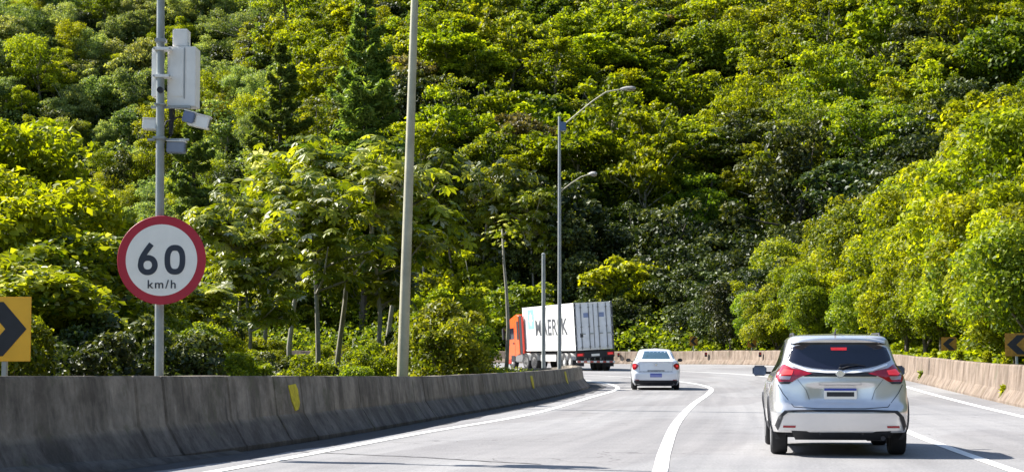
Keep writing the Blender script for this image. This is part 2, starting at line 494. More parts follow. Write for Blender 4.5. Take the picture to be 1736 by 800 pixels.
def terrain(x, y):
    x = np.asarray(x, float).ravel(); y = np.asarray(y, float).ravel()
    P = np.c_[x, y]
    dO = poly_sd(P, OUTER)          # >0 outside the outer wall
    dI = -poly_sd(P, INNER)         # >0 inside the bend (left of barrier)
    z = Z(x, np.minimum(y, 170)) - 0.09
    left = 1 - smooth01(-40, -8, x + 0.10 * (y - 170))
    far = smooth01(120, 165, y)
    # height beyond the wall
    start = 2 + 58 * left * far
    d = np.maximum(dO - 1.6, 0)
    bank = (1.2 * smooth01(1.2, 5, d) + 4.2 * smooth01(3, 18, d)) * (1 - far * 0.8)
    gully = 1.2 * (1 - far)
    hill = (0.56 + 0.04 * left) * sp(d - start - 12, 6)
    hill = np.minimum(hill, 150)
    nz = fbm(x, y, 0.022, 3.1) * 9 + fbm(x, y, 0.06, 8.2) * 2.4
    # a ravine running up the hill, centre right, and a spur next to it
    rav = np.exp(-((x - (19 + 0.09 * (y - 160))) / 9.0) ** 2) * smooth01(6, 40, d) * 7
    hz = bank + hill + (nz * smooth01(4, 45, d)) - rav * smooth01(120, 150, y)
    z = z + np.where(dO > 0, np.maximum(hz, 0.0), 0) - 0.35 * (1 - smooth01(1.5, 3.5, np.abs(dO))) - 0.2 * (1 - smooth01(1.0, 2.6, np.abs(dI)))
    di = np.maximum(dI - 1.0, 0)
    z = z + np.where(dI > 0, 0.25 * smooth01(0, 3, di) + 0.5 * fbm(x, y, 0.08, 5.0) * smooth01(1, 8, di), 0)
    return z

def axis_pts(lo, hi, core_lo, core_hi, step, coarse):
    a = list(np.arange(core_lo, core_hi + 1e-6, step))
    l, s = [], step
    v = core_lo
    while v > lo:
        s = min(s * 1.25, coarse); v -= s; l.append(v)
    r, s = [], step
    v = core_hi
    while v < hi:
        s = min(s * 1.25, coarse); v += s; r.append(v)
    return np.array(l[::-1] + a + r)

gx = axis_pts(-900, 900, -100, 90, 2.2, 60)
gy = axis_pts(-500, 1500, -20, 340, 2.2, 70)
GX, GY = np.meshgrid(gx, gy)
GZ = terrain(GX, GY)
nx, ny = len(gx), len(gy)
me = bpy.data.meshes.new('ground')
V = np.c_[GX.ravel(), GY.ravel(), GZ]
idx = np.arange(nx * ny).reshape(ny, nx)
Fq = np.stack([idx[:-1, :-1], idx[:-1, 1:], idx[1:, 1:], idx[1:, :-1]], -1).reshape(-1, 4)
def fill_mesh(me, V, Fc):
    k = Fc.shape[1]
    me.vertices.add(len(V)); me.vertices.foreach_set('co', np.ascontiguousarray(V, dtype=np.float32).ravel())
    me.loops.add(Fc.size); me.loops.foreach_set('vertex_index', Fc.astype(np.int32).ravel())
    me.polygons.add(len(Fc)); me.polygons.foreach_set('loop_start', np.arange(0, Fc.size, k, dtype=np.int32))
    me.update(calc_edges=True)
fill_mesh(me, V, Fq)
me.polygons.foreach_set('use_smooth', [True] * len(me.polygons))
me.materials.append(M['soil'])
g = bpy.data.objects.new('ground', me); COL.objects.link(g); tag(g, kind='structure')

def tz(x, y): return float(terrain([x], [y])[0])
_th = math.atan(200.0 / F)
def _t(py, Y): return Y / (math.cos(_th) - (400 - py) / F * math.sin(_th))
def at(px, Y, py=600):            # lateral position of a photo column at distance Y
    return (px - 868.0) / F * _t(py, Y)
def hz(py, Y):                    # height of a photo row at distance Y
    return EYE + _t(py, Y) * (math.sin(_th) + (400 - py) / F * math.cos(_th))

# ------------------------------------------------------------------ barrier and wall
def sweep(C, prof, hscale, side, joints, groove=0.03):
    """sweep a profile (offset away from the road, height fraction) along C with cut joints"""
    d = np.r_[0, np.cumsum(np.linalg.norm(np.diff(C, axis=0), axis=1))]
    st = [(s, 0) for s in d]
    for j in joints:
        st = [q for q in st if abs(q[0] - j) > 0.045]
        st += [(j - 0.04, 0), (j - 0.018, groove), (j + 0.018, groove), (j + 0.04, 0)]
    st.sort()
    vs, fs = [], []
    np_ = len(prof)
    cz = 0.5 * (min(p[0] for p in prof) + max(p[0] for p in prof))
    for s, g in st:
        if s < 0 or s > d[-1]: continue
        q = np.array([np.interp(s, d, C[:, 0]), np.interp(s, d, C[:, 1])])
        e = 0.3
        q2 = np.array([np.interp(min(s + e, d[-1]), d, C[:, 0]), np.interp(min(s + e, d[-1]), d, C[:, 1])])
        q1 = np.array([np.interp(max(s - e, 0), d, C[:, 0]), np.interp(max(s - e, 0), d, C[:, 1])])
        t = (q2 - q1) / np.linalg.norm(q2 - q1)
        nrm = np.array((t[1], -t[0])) * side       # away from the road
        h = hscale(s, q)
        base = float(Z(*q))
        for k, (o, z) in enumerate(prof):
            oo = o + (g if o < cz else -g) if g and z > 0.02 else o
            zz = z * h - (g if z > 0.99 else 0)
            jit = 0.006 * mnoise.noise((q[0] * 1.3, q[1] * 1.3, k * 3.0))
            p = q + nrm * (oo + jit)
            vs.append((p[0], p[1], base + zz + (0.012 * mnoise.noise((s * 0.7, k, 0)) if z > 0.9 else 0)))
    m = len(vs) // np_
    for i in range(m - 1):
        for k in range(np_ - 1):
            a = i * np_ + k
            fs.append((a, a + 1, a + np_ + 1, a + np_))
    fs.append(tuple(range(np_)))
    fs.append(tuple((m - 1) * np_ + k for k in range(np_)))
    return MB().add(vs, fs)

PROF = [(0, -0.1), (0, 0.07), (0.03, 0.10), (0.20, 0.38), (0.235, 0.43), (0.30, 0.955), (0.325, 1.0), (0.455, 1.0), (0.48, 0.955), (0.55, 0.43), (0.75, 0.1), (0.78, 0.0), (0.78, -0.1)]
bc = INNER[(INNER[:, 1] > -30) & (INNER[:, 1] < 72.8)]
bc = np.vstack([bc, [(3.0, 74.0), (2.88, 75.0), (2.62, 75.9), (2.1, 76.6), (1.3, 77.0), (0.4, 77.2)]])
def hL(s, q):
    y = q[1]
    h = float(np.interp(y, [-60, 19, 26, 38, 51, 72], [1.10, 1.10, 1.02, 0.87, 0.83, 0.76]))
    return float(h * (1 - 0.18 * smooth01(75.6, 77.2, y)))
dB = np.r_[0, np.cumsum(np.linalg.norm(np.diff(bc, axis=0), axis=1))]
def s_at_px(px, C, d):
    p = 868 + C[:, 0] * F / np.maximum(C[:, 1], 1)
    ok = C[:, 1] > 8
    return float(np.interp(px, p[ok], d[ok]))
jn = [s_at_px(p, bc[:len(bc) - 6], dB[:len(bc) - 6]) for p in (24, 268, 314, 421, 497, 541, 636, 724, 741, 838, 885, 909, 940, 967, 985)]
jn += list(np.arange(2, jn[0] - 1, 3.0))
barrier = sweep(bc, PROF, hL, -1, jn).build('concrete_barrier', M['concrete'], angle=28)
tag(barrier, 'shaded grey concrete barrier with dark joints along the left road edge', 'barrier')
# yellow marks painted on the road face of the barrier
def face_pt(s, zf, out=0.006):
    q = np.array([np.interp(s, dB, bc[:, 0]), np.interp(s, dB, bc[:, 1])])
    q2 = np.array([np.interp(s + 0.3, dB, bc[:, 0]), np.interp(s + 0.3, dB, bc[:, 1])])
    t = (q2 - q) / np.linalg.norm(q2 - q)
    nrm = np.array((-t[1], t[0]))
    off = float(np.interp(zf, [p[1] for p in PROF[2:7]], [p[0] for p in PROF[2:7]]))
    p = q + nrm * (off - out)
    return (p[0], p[1], float(Z(*q)) + zf * hL(s, q))
for px, hw, z0, z1 in ((527, 0.42, 0.47, 0.88), (917, 0.5, 0.40, 0.86), (972, 0.5, 0.36, 0.90)):
    s0 = s_at_px(px, bc[:len(bc) - 6], dB[:len(bc) - 6])
    prof = [(-0.5, z1 - .02), (0.35, z1), (0.55, z1 - 0.08), (0.62, z0 + 0.12), (0.40, z0 + 0.02), (0.0, z0), (-0.30, z0 + 0.16)]
    vs = [face_pt(s0 + a * hw, z, 0.012) for a, z in prof] + [face_pt(s0 + a * hw, z, -0.01) for a, z in prof]
    k = len(prof)
    fs = [tuple(range(k)), tuple(range(2 * k - 1, k - 1, -1))] + [(i, (i + 1) % k, (i + 1) % k + k, i + k) for i in range(k)]
    MB().add(vs, fs).build('yellow_marker', M['yellowmark'], barrier)
# worn mortar fillet at the barrier foot
fc = bc[(bc[:, 1] > 10) & (bc[:, 1] < 25)]
fil = sweep(fc, [(-0.16, -0.05), (-0.15, 0.01), (-0.05, 0.10), (0.05, 0.14), (0.10, -0.05)], lambda s, q: 0.35 + 0.9 * math.sin(min(1, max(0, (q[1] - 10) / 14)) * math.pi), -1, []).build('mortar_fillet', M['concrete'], barrier, angle=40)

PROFR = [(0, -0.1), (0, 0.06), (0.14, 0.30), (0.18, 0.36), (0.24, 0.96), (0.27, 1.0), (0.42, 1.0), (0.45, 0.96), (0.60, 0.0), (0.60, -0.1)]
wc = OUTER[(OUTER[:, 1] > -30) & (OUTER[:, 0] > -70)]
dW = np.r_[0, np.cumsum(np.linalg.norm(np.diff(wc, axis=0), axis=1))]
wall = sweep(wc, PROFR, lambda s, q: 0.99 + 0.03 * mnoise.noise((s * 0.15, 0, 0)), 1, list(np.arange(1.5, dW[-1] - 2, 3.1)), 0.02).build('roadside_wall', M['wall'], angle=28)
tag(wall, 'sunlit tan concrete wall along the outer side of the bend', 'wall')

# ------------------------------------------------------------------ foliage kit
def leaf_mesh(name, C, Nn, Sz, mat, aspect=0.55, val=None, trunk=None, barkmat=None, fold=0.25):
    """folded diamond leaves at C with normals Nn; trunk = MB to merge (material slot 1)"""
    n = len(C)
    Nn = Nn / np.maximum(np.linalg.norm(Nn, axis=1), 1e-6)[:, None]
    r = rng.normal(size=(n, 3))
    A = np.cross(Nn, r); A /= np.maximum(np.linalg.norm(A, axis=1), 1e-6)[:, None]
    B = np.cross(Nn, A)
    s = Sz[:, None]
    v0 = C - A * s * 0.5
    v2 = C + A * s * 0.5
    v1 = C + B * s * aspect * 0.5 - A * s * .06 + Nn * s * fold * 0.4
    v3 = C - B * s * aspect * 0.5 - A * s * .06 + Nn * s * fold * 0.4
    V = np.stack([v0, v1, v2, v3], 1).reshape(-1, 3)
    i = np.arange(n) * 4
    Ft = np.stack([np.stack([i, i + 1, i + 2], 1), np.stack([i, i + 2, i + 3], 1)], 1).reshape(-1, 3)
    if val is None: val = rng.random(n)
    lv = np.repeat(val, 2)
    mi = np.zeros(len(Ft), np.int32)
    if trunk is not None:
        tv = np.array(trunk.v); b = len(V)
        tf = []
        for f in trunk.f:
            for k in range(1, len(f) - 1): tf.append((f[0] + b, f[k] + b, f[k + 1] + b))
        V = np.vstack([V, tv]); Ft = np.vstack([Ft, np.array(tf)])
        lv = np.r_[lv, np.zeros(len(tf))]; mi = np.r_[mi, np.ones(len(tf), np.int32)]
    me = bpy.data.meshes.new(name)
    fill_mesh(me, V, Ft)
    me.materials.append(mat)
    if barkmat is not None: me.materials.append(barkmat)
    me.polygons.foreach_set('material_index', mi)
    a = me.attributes.new('leafv', 'FLOAT', 'FACE')
    a.data.foreach_set('value', lv.astype(np.float32))
    return me

def unit(n):
    v = rng.normal(size=(n, 3)); return v / np.linalg.norm(v, axis=1)[:, None]

def crown_pts(Rx, Rz, zc, lobes, per, flat=0.6, size=0.3, lr=(0.28, 0.45), up=0.5, jit=0.16, low=-0.35, rag=0.5):
    """leaf centres, normals, sizes and values over a lobed crown; also the lobe centres"""
    Cs, Ns, Ss, Vs, LC = [], [], [], [], []
    ax, ay = rng.uniform(0.78, 1.25, 2)
    for k in range(lobes):
        while True:
            d = unit(1)[0]
            if d[2] > low: break
        rr = 0.42 + rag * rng.random() ** 0.7
        c = np.array((d[0] * Rx * rr * ax, d[1] * Rx * rr * ay, zc + d[2] * Rz * rr))
        r = Rx * (lr[0] + (lr[1] - lr[0]) * rng.random())
        LC.append(c)
        m = int(per * (r / (0.36 * Rx)) ** 2)
        u = unit(m)
        u[:, 2] = np.where(u[:, 2] < -0.35, -u[:, 2], u[:, 2])
        sh = (1 - jit * 2 * rng.random(m) ** 2 + 0.10 * rng.normal(size=m) * jit * 3)
        # small tufts: push leaves into groups
        tuft = unit(max(6, m // 22)) ; tuft[:, 2] = np.where(tuft[:, 2] < -0.35, -tuft[:, 2], tuft[:, 2])
        ti = rng.integers(0, len(tuft), m)
        uu = tuft[ti] + 0.26 * rng.normal(size=(m, 3)); uu /= np.linalg.norm(uu, axis=1)[:, None]
        pick = rng.random(m) < 0.72
        u = np.where(pick[:, None], uu, u)
        bulge = np.where(pick, 1.06 + 0.10 * (rng.random(len(tuft))[ti]), 0.93)
        P = c + u * np.array((r, r, r * flat)) * (sh * bulge)[:, None]
        Nn = u * np.array((1, 1, 1 / flat)) * 0.6 + np.array((0, 0, up * 0.7)) + 0.75 * rng.normal(size=(m, 3))
        tv = rng.random(len(tuft))[ti]
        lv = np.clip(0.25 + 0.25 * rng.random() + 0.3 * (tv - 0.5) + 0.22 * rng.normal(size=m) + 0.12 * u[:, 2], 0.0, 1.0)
        Cs.append(P); Ns.append(Nn); Ss.append(size * (0.6 + 0.8 * rng.random(m))); Vs.append(lv)
    # sparse leaves through the inside
    m = int(per * lobes * 0.12)
    u = unit(m) * (rng.random(m) ** 0.4)[:, None]
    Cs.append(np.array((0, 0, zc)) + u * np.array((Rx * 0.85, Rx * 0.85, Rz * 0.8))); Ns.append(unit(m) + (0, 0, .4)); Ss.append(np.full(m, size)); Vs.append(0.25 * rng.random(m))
    return np.vstack(Cs), np.vstack(Ns), np.concatenate(Ss), np.concatenate(Vs), LC

def trunk_mb(h, r, LC, nlimb=8, lean=0.3):
    t = MB()
    a = random.random() * 6.28
    pts = [(math.cos(a) * lean * (k / 4) ** 1.5, math.sin(a) * lean * (k / 4) ** 1.5, -0.6 + (h + 0.6) * k / 4) for k in range(5)]
    t.tube(pts, [r, r * 0.85, r * 0.72, r * 0.6, r * 0.42], 8)
    for c in LC[:nlimb]:
        k = random.uniform(0.45, 0.95)
        b = Vector((math.cos(a) * lean * k ** 1.5, math.sin(a) * lean * k ** 1.5, -0.6 + (h + 0.6) * k))
        c = Vector(c)
        mid = b.lerp(c, 0.5) + Vector((random.uniform(-.2, .2), random.uniform(-.2, .2), random.uniform(-.1, .35)))
        t.tube([b, mid, c], [r * 0.38, r * 0.25, r * 0.1], 6)
    return t

def tree_variant(kind, Rx, Rz, h, lobes, per, size, mat, bark, flat=0.6, **kw):
    C, Nn, Sz, Vv, LC = crown_pts(Rx, Rz, h, lobes, per, flat, size, **kw)
    tm = trunk_mb(h * 1.0, 0.05 * Rx + 0.04, LC, 9)
    return C, Nn, Sz, Vv, LC, tm

def far_mesh(name, Rx, Rz, h, lobes, per, size, mat, bark, flat=0.6, **kw):
    C, Nn, Sz, Vv, LC, tm = tree_variant(name, Rx, Rz, h, lobes, per, size, mat, bark, flat, **kw)
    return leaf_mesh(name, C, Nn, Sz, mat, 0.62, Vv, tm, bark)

def near_meshes(name, Rx, Rz, h, lobes, per, size, mat, bark, flat=0.6, aspect=0.55, tr=None, **kw):
    C, Nn, Sz, Vv, LC, tm = tree_variant(name, Rx, Rz, h, lobes, per, size, mat, bark, flat, **kw)
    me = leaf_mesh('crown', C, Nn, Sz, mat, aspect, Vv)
    tme = bpy.data.meshes.new('trunk')
    tme.from_pydata(tm.v, [], tm.f); tme.materials.append(bark)
    tme.polygons.foreach_set('use_smooth', [True] * len(tme.polygons))
    return me, tme

def put(name, me, x, y, z, s=1.0, rz=None, label=None, cat='tree', group=None, sz=None, tilt=0.0):
    o = bpy.data.objects.new(name, me)
    COL.objects.link(o)
    o.location = (x, y, z)
    o.rotation_euler = (random.uniform(-tilt, tilt), random.uniform(-tilt, tilt), random.uniform(0, 6.28) if rz is None else rz)
    o.scale = (s, s, sz if sz else s)
    return tag(o, label, cat, group)

def put_parts(name, meshes, x, y, z, s=1.0, rz=None, label=None, cat='tree', group=None, sz=None, parts=('crown', 'trunk')):
    o = empty(name, (x, y, z), random.uniform(0, 6.28) if rz is None else rz)
    o.scale = (s, s, sz if sz else s)
    for pn, me in zip(parts, meshes):
        c = bpy.data.objects.new(pn, me); COL.objects.link(c); c.parent = o
    return tag(o, label, cat, group)

# ------------------------------------------------------------------ forest on the hills
HILL = {}
def variants(name, mat, bark, n, rz=(0.6, 1.15), seed=0):
    out = []
    for k in range(n):
        Rx = rng.uniform(2.7, 3.9)
        Rz = Rx * rng.uniform(*rz)
        sz_ = rng.choice([0.24, 0.32, 0.40])
        lob = int(rng.integers(20, 46))
        per = int(250 * (0.33 / sz_) ** 1.3 * (36 / lob) ** 0.5)
        out.append(far_mesh(name, Rx, Rz, rng.uniform(4.2, 5.6), lob, per, sz_, mat, bark, rng.uniform(0.42, 0.95), low=-0.8, lr=(0.13, rng.uniform(0.30, 0.46)), jit=rng.uniform(0.2, 0.4), rag=rng.uniform(0.55, 0.85)))
    return out
HILL['yg'] = variants('broadleaf_tree', L_YG, M['palebark'], 12)
HILL['gr'] = variants('broadleaf_tree', L_GR, M['bark'], 7)
HILL['dk'] = variants('dark_tree', L_DK, M['darkbark'], 5)
HILL['br'] = variants('bronze_tree', L_BR, M['palebark'], 2)
HILL['far'] = variants('broadleaf_tree', L_FAR, M['palebark'], 7)
HILL['farg'] = variants('broadleaf_tree', L_YG, M['bark'], 3)

def in_view(x, y, z, mx=60, my=60):
    px = 868 + x * F / y; py = 600 - (z - EYE) * F / y
    return (-mx < px < 1736 + mx) and (-my < py < 640), px, py

cand = []
def scatter(x0, x1, y0, y1, step, fn):
    xs, ys = [], []
    yy = y0; row = 0
    while yy < y1:
        xx = x0 + (row % 2) * step * 0.5
        while xx < x1:
            xs.append(xx + random.uniform(-.34, .34) * step); ys.append(yy + random.uniform(-.34, .34) * step)
            xx += step
        yy += step * 0.87; row += 1
    P = np.c_[xs, ys]
    keep = np.abs((P[:, 0] * F / P[:, 1])) < 960
    P = P[keep]
    D = poly_sd(P, OUTER); ZZ = terrain(P[:, 0], P[:, 1])
    for (x, y), d, z in zip(P, D, ZZ):
        fn(x, y, d, z)

G_R = 'trees covering the hillside beyond the bend'
G_L = 'trees covering the distant left hillside'
WHERE_KIND = {
    'yg': ('broadleaf_tree', 'lime broadleaf tree'),
    'gr': ('broadleaf_tree', 'green broadleaf tree'),
    'dk': ('dark_leaved_tree', 'dark glossy-leaved tree'),
    'br': ('bronze_leaved_tree', 'brownish bronze-leaved tree'),
    'far': ('broadleaf_tree', 'hazy-green broadleaf tree'),
    'farg': ('broadleaf_tree', 'vivid broadleaf tree'),
}
def zone(px, py):
    h = 'high' if py < 160 else ('halfway up' if py < 360 else 'low')
    if px < 560: a = 'behind the speed sign pole' if 180 < px < 400 else ('at the far left' if px <= 180 else 'left of the pines')
    elif px < 800: a = 'behind the tall lamp post'
    elif px < 1100: a = 'behind the lamp with two arms'
    elif px < 1420: a = 'above the white sedan'
    else: a = 'above the silver car'
    return h, a
count = {'R': 0, 'L': 0}
def hill_fn(x, y, d, z):
    if d < 4.5: return
    leftness = float(1 - smooth01(-40, -8, x + 0.10 * (y - 170)))
    if leftness > 0.6: return
    ok, px, py = in_view(x, y, z + 5, 40, 70)
    if not ok: return
    if y < 132: return
    if y < 179 and (abs(px - 617) < 62 or abs(px - 472) < 50): return
    # dark ravine, centre right
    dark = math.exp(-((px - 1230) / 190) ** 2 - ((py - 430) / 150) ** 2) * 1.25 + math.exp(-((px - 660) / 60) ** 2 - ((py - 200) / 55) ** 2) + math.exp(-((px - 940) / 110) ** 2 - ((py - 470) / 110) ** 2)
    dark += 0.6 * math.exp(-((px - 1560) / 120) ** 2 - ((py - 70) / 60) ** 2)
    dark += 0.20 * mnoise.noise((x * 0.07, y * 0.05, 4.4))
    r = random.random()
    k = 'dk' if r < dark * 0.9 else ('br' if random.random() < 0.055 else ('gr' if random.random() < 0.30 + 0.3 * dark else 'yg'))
    s = random.choice((0.62, 0.8, 0.95, 1.1, 1.35)) * random.uniform(.92, 1.08)
    if py < 90: s = max(s, 1.15)
    nm, desc = WHERE_KIND[k]
    hh, aa = zone(px, py)
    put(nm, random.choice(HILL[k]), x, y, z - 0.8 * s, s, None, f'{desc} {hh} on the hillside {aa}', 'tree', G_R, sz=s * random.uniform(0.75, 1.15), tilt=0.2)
    count['R'] += 1
scatter(-60, 100, 132, 320, 5.5, hill_fn)

def left_fn(x, y, d, z):
    if d < 5: return
    leftness = float(1 - smooth01(-40, -8, x + 0.10 * (y - 170)))
    if leftness <= 0.6: return
    ok, px, py = in_view(x, y, z + 6, 40, 60)
    if not ok or py > 520: return
    if y < 190 and (abs(px - 472) < 60 or abs(px - 325) < 40): return
    r = random.random()
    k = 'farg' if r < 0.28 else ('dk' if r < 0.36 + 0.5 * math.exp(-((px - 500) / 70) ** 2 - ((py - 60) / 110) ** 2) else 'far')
    s = random.choice((0.7, 0.8, 0.9, 1.0, 1.2)) * random.uniform(.9, 1.1)
    nm, desc = WHERE_KIND[k]
    hh, aa = zone(px, py)
    put(nm, random.choice(HILL[k]), x, y, z - 0.8 * s, s, None, f'{desc} {hh} on the distant hillside {aa}', 'tree', G_L, sz=s * random.uniform(0.8, 1.2), tilt=0.18)
    count['L'] += 1
scatter(-140, -10, 180, 400, 5.2, left_fn)
print('hill trees', count)

# undergrowth that nobody could count: one leafy sheet over the slopes
def undergrowth(name, nleaf, region, size, mat, hmax, seed=0, cat=None, label=None):
    pts = region(nleaf)
    z = terrain(pts[:, 0], pts[:, 1])
    hn = np.array([0.5 + 0.5 * mnoise.noise((p[0] * 0.45, p[1] * 0.45, seed)) for p in pts])
    zz = z + hmax * np.clip(hn * 1.3, 0.1, 1) * rng.random(len(pts)) ** 0.45
    C = np.c_[pts, zz]
    Nn = unit(len(C)) * 0.9 + (0, -0.15, 0.8)
    me = leaf_mesh(name, C, Nn, size * (0.5 + rng.random(len(C))), mat, 0.7, np.clip(0.35 + 0.25 * rng.normal(size=len(C)), 0, 1))
    o = bpy.data.objects.new(name, me); COL.objects.link(o)
    return tag(o, label, cat, kind='stuff')

def reg_hill(n):
    out = []
    while sum(map(len, out)) < n:
        y = 130 + 260 * rng.random(n) ** 1.0
        px = -60 + 1860 * rng.random(n)
        x = (px - 868) * y / F
        P = np.c_[x, y]
        keep = poly_sd(P, OUTER) > 1.5
        out.append(P[keep])
    return np.vstack(out)[:n]
undergrowth('hillside_undergrowth', 360000, reg_hill, 0.36, L_GR, 3.4, 1.0, 'undergrowth', 'tangled green undergrowth filling the gaps between the hillside trees')
def reg_left(n):
    out = []
    while sum(map(len, out)) < n:
        y = 205 + 230 * rng.random(n)
        px = -60 + 760 * rng.random(n)
        out.append(np.c_[(px - 868) * y / F, y])
    return np.vstack(out)[:n]
undergrowth('far_hillside_undergrowth', 150000, reg_left, 0.5, L_FAR, 4.2, 6.0, 'undergrowth', 'hazy-green undergrowth between the trees of the far left hill')
def reg_in(n):
    out = []
    while sum(map(len, out)) < n:
        y = 24 + 80 * rng.random(n) ** 0.8
        px = -80 + 1020 * rng.random(n)
        x = (px - 868) * y / F
        P = np.c_[x, y]
        keep = (-poly_sd(P, INNER)) > 1.1
        out.append(P[keep])
    return np.vstack(out)[:n]
undergrowth('roadside_undergrowth', 160000, reg_in, 0.085, L_GR, 0.8, 2.0, 'undergrowth', 'low weeds and ground cover behind the concrete barrier')
def reg_bank(n):
    out = []
    while sum(map(len, out)) < n:
        y = 20 + 125 * rng.random(n)
        x = 8 + 25 * rng.random(n)
        P = np.c_[x, y]
        dd = poly_sd(P, OUTER)
        keep = (dd > 0.75) & (dd < 9) & (x / y < 0.31)
        out.append(P[keep])
    return np.vstack(out)[:n]
undergrowth('bank_undergrowth', 60000, reg_bank, 0.24, L_YG, 1.1, 3.0, 'undergrowth', 'weedy ground cover on the bank right behind the sunlit wall')

# ------------------------------------------------------------------ near trees
BK = [near_meshes('b', 2.4, 2.2, 3.3, 30, 900, 0.165, L_YG, M['bark'], 0.8, low=-0.8, lr=(.2,.34)) for _ in range(4)]
BG = [near_meshes('b', 2.3, 2.1, 3.2, 26, 800, 0.165, L_GR, M['bark'], 0.8, low=-0.8) for _ in range(3)]
BD = [near_meshes('b', 2.3, 2.2, 3.2, 22, 480, 0.24, L_DK, M['darkbark'], 0.8, low=-0.8) for _ in range(2)]
# right bank: outline falls from the right edge of the photo towards the bend
bank_line = [(1000, 500), (1130, 545), (1240, 470), (1330, 400), (1420, 380), (1500, 330), (1580, 260), (1650, 190), (1736, 150), (1800, 130)]
def bank_top(px): return float(np.interp(px, [b[0] for b in bank_line], [b[1] for b in bank_line]))
seenpos = []
def bank_fn(x, y, d, z):
    if d < 2.1 or d > 15 or y > 141 or x < 8: return
    px = 868 + x * F / y
    if px > 1830: return
    if d < 4.5 and ((abs(px - 1609) < 45 and y < 70) or (abs(px - 1724) < 50 and y < 53)): return
    ztop = hz(bank_top(px) + random.uniform(-8, 22) , y)
    lim = (ztop - z) / 5.5
    if lim < 0.42: return
    s = min(lim, random.uniform(0.75, 1.35) if d < 6 else random.uniform(1.2, 1.9))
    if d < 3.5: s = min(s, 0.95)
    k = random.random()
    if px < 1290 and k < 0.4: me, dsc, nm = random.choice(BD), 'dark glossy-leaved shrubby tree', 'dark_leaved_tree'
    elif k < 0.72: me, dsc, nm = random.choice(BK), 'yellow-green shrubby tree', 'shrubby_tree'
    else: me, dsc, nm = random.choice(BG), 'green shrubby tree', 'shrubby_tree'
    row = 'right behind the sunlit wall' if d < 5 else 'in the back rows of the bank above the sunlit wall'
    a = 'left of the silver car' if px < 1300 else ('just above the silver car' if px < 1540 else 'at the right edge')
    put_parts(nm, me, x, y, z - 0.4 * s, s, None, f'{dsc} {a}, {row}', 'tree', 'shrubby trees on the right bank', sz=min(lim, s * random.uniform(0.95, 1.2)))
    seenpos.append(1)
scatter(8, 48, 36, 141, 2.9, bank_fn)
print('bank trees', len(seenpos))

# pines
def pine(h, Rb, seed):
    random.seed(seed)
    tm = MB(); tm.tube([(0, 0, -0.5), (0.05, 0, h * .35), (0, .05, h * .7), (0, 0, h)], [0.24, 0.19, 0.12, 0.03], 8)
    Cs, Ns, Ss, Vs = [], [], [], []
    z = h * 0.16
    while z < h * 0.985:
        fr = (h - z) / h
        L = Rb * (fr ** 0.62) * random.uniform(0.7, 1.05)
        for b in range(random.choice((4, 5, 6))):
            a = random.uniform(0, 6.28)
            l = L * random.uniform(0.55, 1.1)
            up0 = 0.22 if fr > 0.4 else 0.5
            p0 = Vector((0, 0, z)); p1 = Vector((math.cos(a) * l * .55, math.sin(a) * l * .55, z + l * .10 * up0 * 2)); p2 = Vector((math.cos(a) * l, math.sin(a) * l, z + l * (up0 - .12)))
            tm.tube([p0, p1, p2], [0.05 * fr + .02, 0.03, 0.012], 5, cap=False)
            m = int(90 + 190 * l)
            t = 0.25 + 0.75 * rng.random(m) ** 0.7
            side = rng.normal(size=m) * 0.30 * l * (1.2 - t)
            base = np.array([tuple(p0.lerp(p1, q / .55) if q < .55 else p1.lerp(p2, (q - .55) / .45)) for q in t])
            base[:, 0] += -math.sin(a) * side; base[:, 1] += math.cos(a) * side
            base[:, 2] += rng.normal(size=m) * 0.10 + 0.05
            Cs.append(base); Ns.append(unit(m) * 0.8 + (0, 0, 0.8)); Ss.append(0.28 + 0.26 * rng.random(m)); Vs.append(np.clip(0.42 + 0.25 * rng.normal(size=m), 0, 1))
        z += random.uniform(0.55, 0.95)
    me = leaf_mesh('crown', np.vstack(Cs), np.vstack(Ns), np.concatenate(Ss), L_PINE, 0.30, np.concatenate(Vs))
    t2 = bpy.data.meshes.new('trunk'); t2.from_pydata(tm.v, [], tm.f); t2.materials.append(M['darkbark'])
    return me, t2
for px, Y, top, Rb, sd, lb in ((617, 176, -8, 4.6, 5, 'tall dark pine reaching the top of the photo beside the lamp post'), (472, 182, 78, 4.6, 8, 'shorter dark pine left of the tallest pine'),
                           (325, 188, 165, 3.4, 9, 'slender pine with bare lower trunk behind the speed sign pole')):
    x = at(px, Y); z0 = tz(x, Y)
    put_parts('pine_tree', pine((hz(top, Y) - z0) / 1.6, Rb, sd), x, Y, z0, 1.6, 0, lb, 'tree', 'pines behind the roadside thicket')
random.seed(77)

